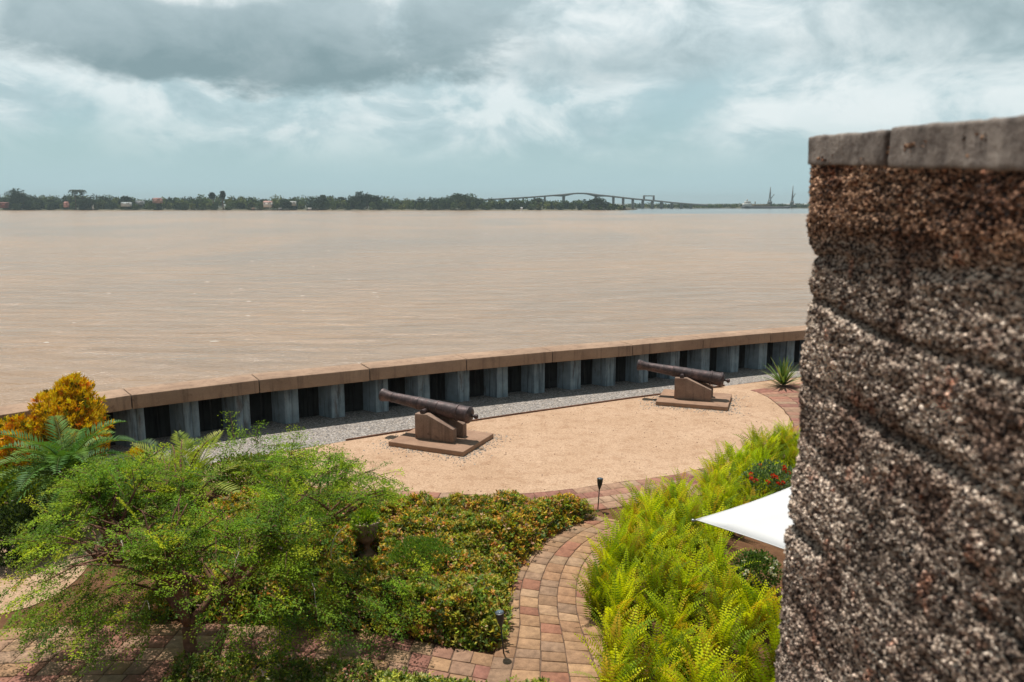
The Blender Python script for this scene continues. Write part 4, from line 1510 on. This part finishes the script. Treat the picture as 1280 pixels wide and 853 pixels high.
for i in range(16):                                   # pale dead twigs standing out of the leaves
    q = dsh[i * 7]
    p0 = CEN + RAD * q * 0.8
    d0 = unit(q + rng.normal(0, 0.5, 3))
    MB().tube(limb(p0, p0 + d0 * rng.uniform(0.3, 0.6), rng.normal(0, 0.03, 3), 7), np.linspace(0.008, 0.003, 7), 5).build('bare_twig', M_twig, tr, smooth=True)

# small rock under the tree
o = rough_stone('garden_rock', (-0.16, -0.12, 0.0), (0.16, 0.12, 0.16), M_mount, None, 0.03, 71, 0.03)
o.location = (-3.05, 9.33, 0)
tag(o, 'small brown rock beside the brick path under the tree', 'rock')

# ------------------------------------------------------------------ garden parasol
tip = np.array((2.24, 9.18, 2.2))
half = 1.62
axd = R(-6)
pc = tip + np.array((cos(axd), sin(axd), 0)) * half * sqrt(2)
pa = empty('garden_parasol', (pc[0], pc[1], 0), axd, 'square white canvas parasol, one pointed corner showing beside the fort wall', 'parasol')
corners = [np.array((cos(pi + k * pi / 2), sin(pi + k * pi / 2), 0)) * half * sqrt(2) + np.array((0, 0, 2.2)) for k in range(4)]
apex = np.array((0, 0, 2.2 + 0.225 * half * sqrt(2)))
mb = MB()
for k in range(4):
    a, b = corners[k], corners[(k + 1) % 4]
    m_ = 10
    V = []
    for i in range(m_ + 1):
        for j in range(m_ + 1):
            u_, v2 = i / m_, j / m_
            e_ = a * (1 - v2) + b * v2
            q = apex * (1 - u_) + e_ * u_
            inward = -unit((a + b) / 2 * np.array((1, 1, 0)))
            q = q + inward * 0.10 * 4 * v2 * (1 - v2) * u_ ** 2 - np.array((0, 0, 1)) * 0.05 * 4 * v2 * (1 - v2) * u_ * (1 - u_) * 2
            V.append(q)
    F = np.array([(i * (m_ + 1) + j, (i + 1) * (m_ + 1) + j, (i + 1) * (m_ + 1) + j + 1, i * (m_ + 1) + j + 1) for i in range(m_) for j in range(m_)])
    mb.add(V, F)
cv = mb.build('canopy', M_white, pa)
so = cv.modifiers.new('thick', 'SOLIDIFY')
so.thickness = 0.003
for k in range(4):
    a, b = corners[k], corners[(k + 1) % 4]
    inw = -unit((a + b) / 2 * np.array((1, 1, 0)))
    MB().tube([a * (1 - v2) + b * v2 + inw * 0.10 * 4 * v2 * (1 - v2) for v2 in np.linspace(0, 1, 11)], 0.006, 6).build('hem', M_white, pa, smooth=True)
for k in range(4):
    MB().tube([apex - np.array((0, 0, 0.04)), (apex + corners[k]) / 2 - np.array((0, 0, 0.035)), corners[k] * np.array((1.012, 1.012, 1)) - np.array((0, 0, 0.015))], 0.011, 8).build('rib', M_steel, pa, smooth=True)
    MB().lathe([(0.0, -0.02), (0.018, -0.012), (0.022, 0.0), (0.018, 0.014), (0.0, 0.02)], 12, col=None).build('rib_tip', M_steel, pa, tuple(corners[k] * np.array((1.015, 1.015, 1)) - np.array((0, 0, 0.012))), smooth=True)
MB().tube([(0, 0, 0), (0, 0, apex[2] + 0.12)], 0.03, 14).build('pole', M_steel, pa, smooth=True)
MB().lathe([(0.38, 0), (0.38, 0.05), (0.32, 0.08), (0.05, 0.10)], 28).build('base', M_black, pa, smooth=True, sharp=40)

# ------------------------------------------------------------------ the far bank
M_bank = plain('bank_mud', (0.10, 0.095, 0.055), 0.95, 0.4, 0.05)
mb = MB()
bank = [(-7000, 905), (-650, 892), (-300, 893), (0, 890), (90, 892), (128, 900), (150, 960), (140, 1200), (60, 1700), (-400, 2400), (-7000, 2600)]
mb.add([(x_, y_, -2.4) for x_, y_ in bank] + [(x_ * 0.999, y_ + 6, -0.9) for x_, y_ in bank], [list(range(len(bank), 2 * len(bank)))] + [[i, (i + 1) % len(bank), len(bank) + (i + 1) % len(bank), len(bank) + i] for i in range(len(bank))])
struct('far_bank', mb, M_bank)
mb = MB()
bank2 = [(168, 1200), (330, 1196), (520, 1191), (1500, 1185), (5000, 3000), (5000, 8000), (-1500, 8000), (-1500, 4600), (100, 3000)]
mb.add([(x_, y_, -2.4) for x_, y_ in bank2] + [(x_, y_ + 8, -0.7) for x_, y_ in bank2], [list(range(len(bank2), 2 * len(bank2)))] + [[i, (i + 1) % len(bank2), len(bank2) + (i + 1) % len(bank2), len(bank2) + i] for i in range(len(bank2))])
struct('far_land', mb, M_bank)

TOP = [(0, 244), (20, 244), (48, 245), (60, 244), (80, 245), (98, 243), (110, 244), (130, 245), (150, 247), (165, 246), (180, 250), (200, 248), (215, 247), (240, 246), (252, 245), (265, 245), (280, 245),
       (290, 246), (310, 246), (330, 247), (345, 245), (360, 247), (385, 246), (400, 244), (410, 245), (425, 247), (445, 245), (460, 245), (475, 245), (490, 247), (500, 248), (520, 248), (545, 247),
       (560, 246), (575, 244), (585, 245), (600, 247), (615, 249), (640, 250), (655, 248), (670, 248), (700, 252), (715, 251), (730, 250), (745, 250), (760, 253), (772, 256), (781, 259)]
FARC = [(0.035, 0.055, 0.022), (0.06, 0.09, 0.026), (0.085, 0.12, 0.032), (0.13, 0.15, 0.04), (0.025, 0.042, 0.022)]


def crown_leaves(c0, rx, rz, n, size, colr, seed):
    """clumped foliage in a rounded volume, for trees a kilometre off"""
    d_ = rand_dirs(n, 0.15)
    lump = 0.7 + 0.6 * fbm(d_ + seed * 3.1, 1.8, 2, seed)
    P = d_ * (rng.random(n) ** 0.4 * lump)[:, None] * np.array((rx, rx, rz)) + c0
    L = size * rng.uniform(0.6, 1.3, n)
    V, F = leaves(P, rand_dirs(n), rand_dirs(n, 0.6), L, L * 0.8, 0.1)
    C = np.clip(colr * (1 + rng.normal(0, 0.28, (n, 1))), 0.004, 0.5)
    return V, F, np.repeat(C, 4, 0)


mb = MB()
tk = MB()
px = -40.0
k = 0
while px < 781:
    for row, (yy, hf) in enumerate(((900, 0.55), (915, 0.8), (940, 1.0), (985, 1.02))):
        q = px + rng.normal(0, 3)
        tp = np.interp(q, [a for a, _ in TOP], [b for _, b in TOP])
        ztop = FAR(q, tp, yy)[2]
        hgt = max(2.5, (ztop + 1.0) * hf * rng.uniform(0.72, 1.06))
        pos = FAR(q, 260, yy)
        rx = hgt * rng.uniform(0.28, 0.5) + 0.8
        c0 = np.array((pos[0], yy + rng.normal(0, 4), -1.0 + hgt * 0.58))
        colr = np.array(FARC[rng.integers(5)]) * rng.uniform(0.8, 1.25)
        mb.add(*crown_leaves(c0, rx, hgt * 0.45, 210, 1.7, colr, k))
        if row < 2:
            mb.add(*crown_leaves(c0 * np.array((1, 1, 0)) + np.array((0, -2, 0.6)), rx * 1.2, 2.2, 60, 1.5, colr * 0.9, k))
        k += 1
    px += rng.uniform(5, 8.5)
o = mb.build('riverside_woods', M_far)
tag(o, 'long low belt of dark woods along the far river bank', 'woods', None, 'stuff')
mb = MB()
px = 786.0
while px < 1300:
    for yy, hf in ((1204, 0.8), (1222, 1.0)):
        tp = np.interp(px, [786, 830, 870, 930, 1000, 1300], [253.6, 254, 255, 254.6, 254, 253])
        ztop = FAR(px, tp, yy)[2]
        hgt = max(2.4, (ztop + 1) * hf * rng.uniform(0.7, 1.1))
        pos = FAR(px + rng.normal(0, 3), 258, yy)
        mb.add(*crown_leaves(np.array((pos[0], yy, -1 + hgt * 0.5)), hgt * 0.9 + 2, hgt * 0.5, 90, 1.7, np.array(FARC[rng.integers(5)]), k))
        k += 1
    px += rng.uniform(4, 6)
o = mb.build('distant_woods', M_far)
tag(o, 'hazy thin line of woods on the distant shore under the bridge', 'woods', None, 'stuff')


def far_tree(px, top, base, wpx, yy, label, kind='round', dark=1.0):
    b = FAR(px, base, yy)
    tpz = FAR(px, top, yy)[2]
    h = tpz + 1.0
    s_ = yy / FPX
    root = empty('shore_tree', (b[0], yy, -1.0), 0, label, 'tree')
    rx = wpx * s_ / 2
    MB().tube([(0, 0, 0), (0.2, 0, h * 0.4), (0, 0, h * 0.75)], [0.5, 0.4, 0.2], 7).build('trunk', M_bark, root, smooth=True)
    m2 = MB()
    if kind == 'round':
        for j in range(9):
            oo = np.array((rng.normal(0, rx * 0.45), rng.normal(0, rx * 0.4), h * rng.uniform(0.3, 0.82)))
            m2.add(*crown_leaves(oo, rx * 0.6, h * 0.22, 260, 1.6, np.array((0.03, 0.048, 0.022)) * dark * rng.uniform(0.8, 1.3), j + int(px)))
    elif kind == 'palm':
        for j in range(26):
            a = j * 2.4
            for q in range(5):
                f = (q + 1) / 5
                p_ = np.array((cos(a) * rx * f, sin(a) * rx * f, h * 0.86 + h * 0.12 * sin(f * 2.6) - 1.2 * f * f * (j % 3) * 0.7))
                V, F = leaves(p_[None], np.array([[cos(a), sin(a), -f]]), np.array([[0, 0, 1.0]]), 2.2, 0.9)
                m2.add(V, F, np.array((0.035, 0.05, 0.024)) * rng.uniform(0.8, 1.2))
        m2.add(*crown_leaves(np.array((0, 0, h * 0.80)), rx * 0.6, h * 0.2, 120, 1.5, np.array((0.032, 0.048, 0.022)), int(px)))
    else:
        for j in range(4):
            oo = np.array((rng.normal(0, rx * 0.35), 0, h * rng.uniform(0.66, 0.9)))
            m2.add(*crown_leaves(oo, rx * 0.62, h * 0.17, 160, 1.5, np.array((0.03, 0.045, 0.022)) * dark * rng.uniform(0.8, 1.3), j + int(px)))
    m2.build('crown', M_far, root)
    return root


far_tree(30, 234, 262, 27, 897, 'tallest round dark tree on the far bank beside the red house')
far_tree(95, 236.5, 261, 12, 899, 'tall palm crowned tree on the far bank beside the pink roof', 'palm')
far_tree(104, 237, 261, 9, 902, 'second palm close behind the tall far bank palm', 'palm')
far_tree(115, 246, 262, 26, 896, 'broad dark tree spreading below the far bank palms', 'round', 0.9)
far_tree(267, 239, 262, 8, 900, 'slim high tree of the twin pair on the far bank', 'tall', 0.8)
far_tree(279, 239, 262, 9, 900, 'fuller high tree of the twin pair on the far bank', 'tall', 0.8)
far_tree(161, 245.5, 258, 16, 930, 'flat domed tree behind the long white shed', 'round', 0.8)
far_tree(358, 251, 263, 13, 893, 'dark low tree between the white house and moored boat')
far_tree(459, 240.5, 262, 22, 910, 'high domed tree rising midway along the far woods', 'round', 1.1)
far_tree(401, 243, 262, 15, 905, 'rounded tree standing over the moored boat', 'round', 1.0)
far_tree(577, 243, 263, 30, 905, 'widest pale green tree group crown before the bridge', 'round', 1.5)
far_tree(745, 247.5, 263, 24, 905, 'dark pointed tree in front of the bridge main span', 'round', 1.0)
far_tree(673, 247.5, 262, 8, 902, 'thin feathery palm in front of the bridge approach', 'palm')

# ---- houses, boats
def far_house(px, py, wpx, hpx, yy, wallc, roofc, label, rpx=2.5):
    s_ = yy / FPX
    b = FAR(px, py, yy)
    root = empty('shore_house', (b[0], yy, b[2]), rng.uniform(-0.3, 0.3), label, 'house')
    w_, h_, d_ = wpx * s_ * 0.7, hpx * s_ * 0.7, wpx * s_ * 0.6
    MB().box((-w_ / 2, -d_ / 2, -3.0), (w_ / 2, d_ / 2, h_)).build('wall', plain('house_wall', wallc, 0.8, 0.1, 0.5), root)
    r_ = rpx * s_ * 0.75
    mb = MB()
    mb.prism([(-d_ * 0.6, 0), (d_ * 0.6, 0), (0, r_)], (0, 1, 0), (0, 0, 1), (w_ * 1.12, 0, 0), (-w_ * 0.56, 0, h_ + 0.02))
    mb.build('roof', plain('house_roof', roofc, 0.8, 0.15, 0.5), root)
    for xw in (-0.28, 0.22):
        MB().box((xw * w_ - 0.5, -d_ / 2 - 0.06, h_ * 0.3), (xw * w_ + 0.5, -d_ / 2 + 0.05, h_ * 0.75)).build('window', plain('house_glass', (0.05, 0.06, 0.07), 0.3, 0.1, 1), root)
    return root


far_house(6, 257, 12, 3, 892, (0.22, 0.06, 0.05), (0.20, 0.08, 0.065), 'dark red house on the far bank beside the tallest round tree')
far_house(83, 256, 7, 2, 894, (0.5, 0.25, 0.22), (0.45, 0.21, 0.18), 'small pink roofed house beside the far bank palms', 2.8)
far_house(116, 258.5, 2.5, 2, 892, (0.75, 0.75, 0.73), (0.7, 0.7, 0.7), 'tiny white hut at the far waterline below the palms', 1)
far_house(158, 255, 14, 1.5, 893, (0.5, 0.52, 0.52), (0.62, 0.66, 0.67), 'long white roofed shed on the far bank', 1.2)
far_house(175, 253.5, 12, 1.5, 905, (0.35, 0.36, 0.37), (0.36, 0.38, 0.40), 'grey roofed shed behind the long white shed', 1.5)
far_house(197, 251, 13, 2, 900, (0.45, 0.26, 0.22), (0.38, 0.20, 0.175), 'broad pink roofed house above the bright green bank', 2.6)
far_house(335, 256, 13, 3.5, 894, (0.70, 0.66, 0.62), (0.62, 0.36, 0.31), 'white house with reddish roof near the far boats', 2.6)
far_house(366, 254, 10, 1.6, 897, (0.45, 0.45, 0.42), (0.60, 0.60, 0.58), 'pale roofed pavilion beside the white far house', 1.4)
far_house(652, 261.5, 3.5, 2, 888, (0.78, 0.78, 0.76), (0.72, 0.72, 0.72), 'lone white hut at the waterline before the bridge', 1)


def far_boat(px, ln_px, yy, label, cab=(0.7, 0.7, 0.68)):
    s_ = yy / FPX
    x_ = FAR(px, 260, yy)[0]
    root = empty('river_boat', (x_, yy, WATER_Z), 0, label, 'boat', 'boats moored at the far bank')
    L_ = ln_px * s_ / 2
    mb = MB()
    st = [(-1.0, 0.75, 1.2), (-0.5, 1.0, 0.95), (0.3, 1.0, 1.0), (0.75, 0.6, 1.3), (1.0, 0.05, 1.7)]
    V = []
    for f, wd, zt in st:
        V += [(f * L_, -1.5 * wd, zt), (f * L_ * 0.95, -0.8 * wd, -0.3), (f * L_ * 0.95, 0.8 * wd, -0.3), (f * L_, 1.5 * wd, zt)]
    F = [(4 * i + j, 4 * i + (j + 1) % 4, 4 * i + 4 + (j + 1) % 4, 4 * i + 4 + j) for i in range(4) for j in range(4)] + [(3, 2, 1, 0), (16, 17, 18, 19)]
    mb.add(V, F)
    mb.build('hull', plain('boat_hull', (0.05, 0.045, 0.04), 0.6, 0.3, 0.5), root)
    MB().box((-L_ * 0.75, -1.0, 0.9), (-L_ * 0.25, 1.0, 2.9)).build('cabin', plain('boat_cabin', cab, 0.6, 0.1, 0.5), root)
    MB().tube([(L_ * 0.1, 0, 0.8), (L_ * 0.1, 0, 4.5)], 0.12, 6).build('mast', M_black, root)
    return root


far_boat(391, 16, 880, 'dark boat with mast moored alone beyond the dark low tree')
far_boat(354, 15, 884, 'dark boat with grey cabin below the dark low tree', (0.3, 0.3, 0.3))
far_boat(320, 14, 886, 'flat brown boat lying below the white far house', (0.3, 0.2, 0.15))
# jetty at the point of the bank
jt = empty('river_jetty', (FAR(784, 260, 905)[0], 905, WATER_Z), 0, 'small dark jetty at the tip of the wooded far bank', 'jetty')
MB().box((-9, -2.5, 1.1), (10, 2.5, 1.6)).build('deck', M_bark, jt)
for q in (-8, -3, 2, 7):
    MB().tube([(q, -1.8, -1), (q, -1.8, 1.1)], 0.3, 6).build('post', M_bark, jt)

# ---- the high bridge
M_bridge = plain('bridge_concrete', (0.20, 0.20, 0.19), 0.85, 0.15, 0.02)
BY = 1150.0
BS = BY / 3700.0
br = empty('river_bridge', (FAR(706, 254, BY)[0], BY, WATER_Z), 0, 'long high concrete girder bridge arching over the distant river', 'bridge')
bx0 = br.location.x
dk = [(600, 249.6), (622, 248.2), (655, 246.4), (680, 244.6), (704, 242.6), (715, 241.5), (725, 241.0), (737, 241.6), (745, 242.8), (768, 245.2), (791, 247.8), (817, 250.2), (845, 253.0), (865, 254.6), (884, 256.0)]
dkp = smooth_line(dk, 110)
pts = np.array([FAR(a, b, BY) for a, b in dkp])
dep = np.array([6.5 + 6.0 * max(0, 1 - min(abs(a - 704.5), abs(a - 745)) / 13) for a, b in dkp])
V = []
for (x_, y_, z_), h in zip(pts, dep):
    h *= BS
    V += [(x_ - bx0, -6, z_ - h - WATER_Z), (x_ - bx0, 6, z_ - h - WATER_Z), (x_ - bx0, 6, z_ - WATER_Z), (x_ - bx0, -6, z_ - WATER_Z)]
n = len(pts)
F = [(4 * i + j, 4 * i + (j + 1) % 4, 4 * i + 4 + (j + 1) % 4, 4 * i + 4 + j) for i in range(n - 1) for j in range(4)] + [(3, 2, 1, 0), tuple(4 * (n - 1) + j for j in range(4))]
MB().add(V, F).build('deck', M_bridge, br)
for a in (612, 626.6, 640.6, 654, 668, 681, 704.5, 745, 766.7, 779, 791, 803.5, 815.6, 827, 840, 852, 864):
    zt = FAR(a, np.interp(a, dkp[:, 0], dkp[:, 1]), BY)[2] - WATER_Z - 3.2 * BS
    x_ = FAR(a, 250, BY)[0] - bx0
    ww = (5.6 if a in (704.5, 745) else 3.8) * BS
    if a in (704.5, 745):
        zt -= 4 * BS
    MB().box((x_ - ww, -5, -1), (x_ + ww, 5, zt)).build('pier', M_bridge, br)
for a in (805, 817):
    q = FAR(a, np.interp(a, dkp[:, 0], dkp[:, 1]), BY)
    MB().box((q[0] - bx0 - 2.2 * BS, -5, q[2] - WATER_Z + 0.01), (q[0] - bx0 + 2.2 * BS, 5, FAR(a, 245.7, BY)[2] - WATER_Z)).build('gantry_post', M_bridge, br)
x0_, x1_ = FAR(804, 246, BY)[0] - bx0, FAR(818, 246, BY)[0] - bx0
zt = FAR(810, 245.7, BY)[2] - WATER_Z
MB().box((x0_, -3, zt + 0.01), (x1_, 3, zt + 4.5 * BS)).build('gantry_beam', M_bridge, br)

# ---- harbour: cargo ship and cranes
HYD = 1186.0
hs = HYD / FPX
sx = FAR(957, 257, HYD)[0]
sh = empty('cargo_ship', (sx, HYD, WATER_Z), 0, 'dark hulled cargo ship with pale bridge house moored at the distant port', 'ship')
M_hull = plain('ship_hull', (0.06, 0.055, 0.06), 0.7, 0.2, 0.05)
mb = MB()
mb.prism([(-28 * hs, -1), (26 * hs, -1), (31 * hs, 3.2 * hs), (24 * hs, 2.4 * hs), (-28 * hs, 2.7 * hs)], (1, 0, 0), (0, 0, 1), (0, 16, 0), (0, -8, 0))
mb.build('hull', M_hull, sh)
M_house = plain('ship_house', (0.55, 0.54, 0.50), 0.7, 0.1, 0.05)
MB().box((-27 * hs, -8, 2.75 * hs), (-19 * hs, 8, 6.5 * hs)).box((-25 * hs, -6, 6.5 * hs), (-20 * hs, 6, 9.0 * hs)).box((-23.5 * hs, -1.5, 9.0 * hs), (-22.5 * hs, 1.5, 11.5 * hs)).build('bridge_house', M_house, sh)
MB().box((-15 * hs, -7, 2.6 * hs), (4 * hs, 7, 5.2 * hs)).box((-13.5 * hs, -1, 5.2 * hs), (-12.7 * hs, 1, 8.5 * hs)).build('hatch_cargo', plain('ship_cargo', (0.19, 0.15, 0.09), 0.8, 0.3, 0.1), sh)


def crane(px, top, label, wide):
    x_ = FAR(px, 256, HYD + 20)[0]
    r_ = empty('harbour_crane', (x_, HYD + 20, -0.8), 0, label, 'crane', 'cranes at the distant port')
    zt = FAR(px, top, HYD + 20)[2] + 0.8
    mb = MB()
    for sg in (-1, 1):
        mb.tube([(sg * wide, 0, 0), (sg * wide * 0.35, 0, zt * 0.45), (0, 0, zt)], [0.9, 0.7, 0.45], 5)
    for f in (0.15, 0.3, 0.45):
        mb.tube([(-wide * (1 - f), 0, zt * f), (wide * (1 - f * 1.2), 0, zt * (f + 0.1))], 0.5, 5)
    mb.build('tower', M_bridge, r_)
    MB().box((-wide * 0.9, -3, zt * 0.16), (wide * 0.9, 3, zt * 0.30)).build('cab', M_bridge, r_)
    MB().tube([(wide * 0.3, 0, zt * 0.4), (wide * 1.8, 0, zt * 0.62), (wide * 2.2, 0, zt * 0.64)], 0.55, 5).build('jib', M_bridge, r_)
    return r_


crane(962, 234, 'pale lattice harbour crane standing behind the cargo ship', 2.9)
crane(990, 232.5, 'slim dark harbour crane between the ship and the fort wall', 1.9)
qx = FAR(1000, 256, HYD + 30)[0]
qs = empty('port_shed', (qx, HYD + 60, -0.8), 0, 'long low grey shed on the distant quay by the slim crane', 'shed')
MB().box((-14, -15, 0), (60, 15, 4)).build('wall', M_bridge, qs)
MB().prism([(-17, 0), (17, 0), (0, 1.6)], (0, 1, 0), (0, 0, 1), (78, 0, 0), (-16, 0, 4.02)).build('roof', M_house, qs)

# ---- foam and drift on the water near the wall
mb = MB()
for i in range(22):
    a, b = rng.uniform(0, 560), 0
    b = rng.uniform(300, 475 - a * 0.03)
    q = G(a, b, WATER_Z)
    s_ = rng.uniform(0.04, 0.13) * (1 + q[1] / 160)
    m_ = 8
    th = np.linspace(0, 2 * pi, m_, endpoint=False)
    rr = s_ * rng.uniform(0.5, 1.2, m_)
    V = [(q[0] + 1.7 * r_ * cos(t_), q[1] + 0.8 * r_ * sin(t_), WATER_Z + 0.01) for r_, t_ in zip(rr, th)] + [(q[0], q[1], WATER_Z + 0.035)]
    mb.add(V, [(j, (j + 1) % m_, m_) for j in range(m_)])
o = mb.build('river_foam', plain('foam', (0.62, 0.57, 0.5), 0.8, 0.1, 3))
tag(o, 'scattered pale flecks of foam drifting on the muddy river', 'foam', None, 'stuff')

# ---- haze over the river
mb = MB().box((-7200, -400, -4.0), (7200, 8800, 75.0))
hz = mb.build('haze')
hz['kind'] = 'stuff'
hm = bpy.data.materials.new('haze_air')
hm.use_nodes = True
ht = NT(hm.node_tree)
vo = ht.n('ShaderNodeVolumePrincipled')
vo.inputs['Color'].default_value = (0.72, 0.88, 0.93, 1)
vo.inputs['Density'].default_value = 0.00016
ho = ht.n('ShaderNodeOutputMaterial')
ht.nt.links.new(vo.outputs[0], ho.inputs['Volume'])
hz.data.materials.append(hm)
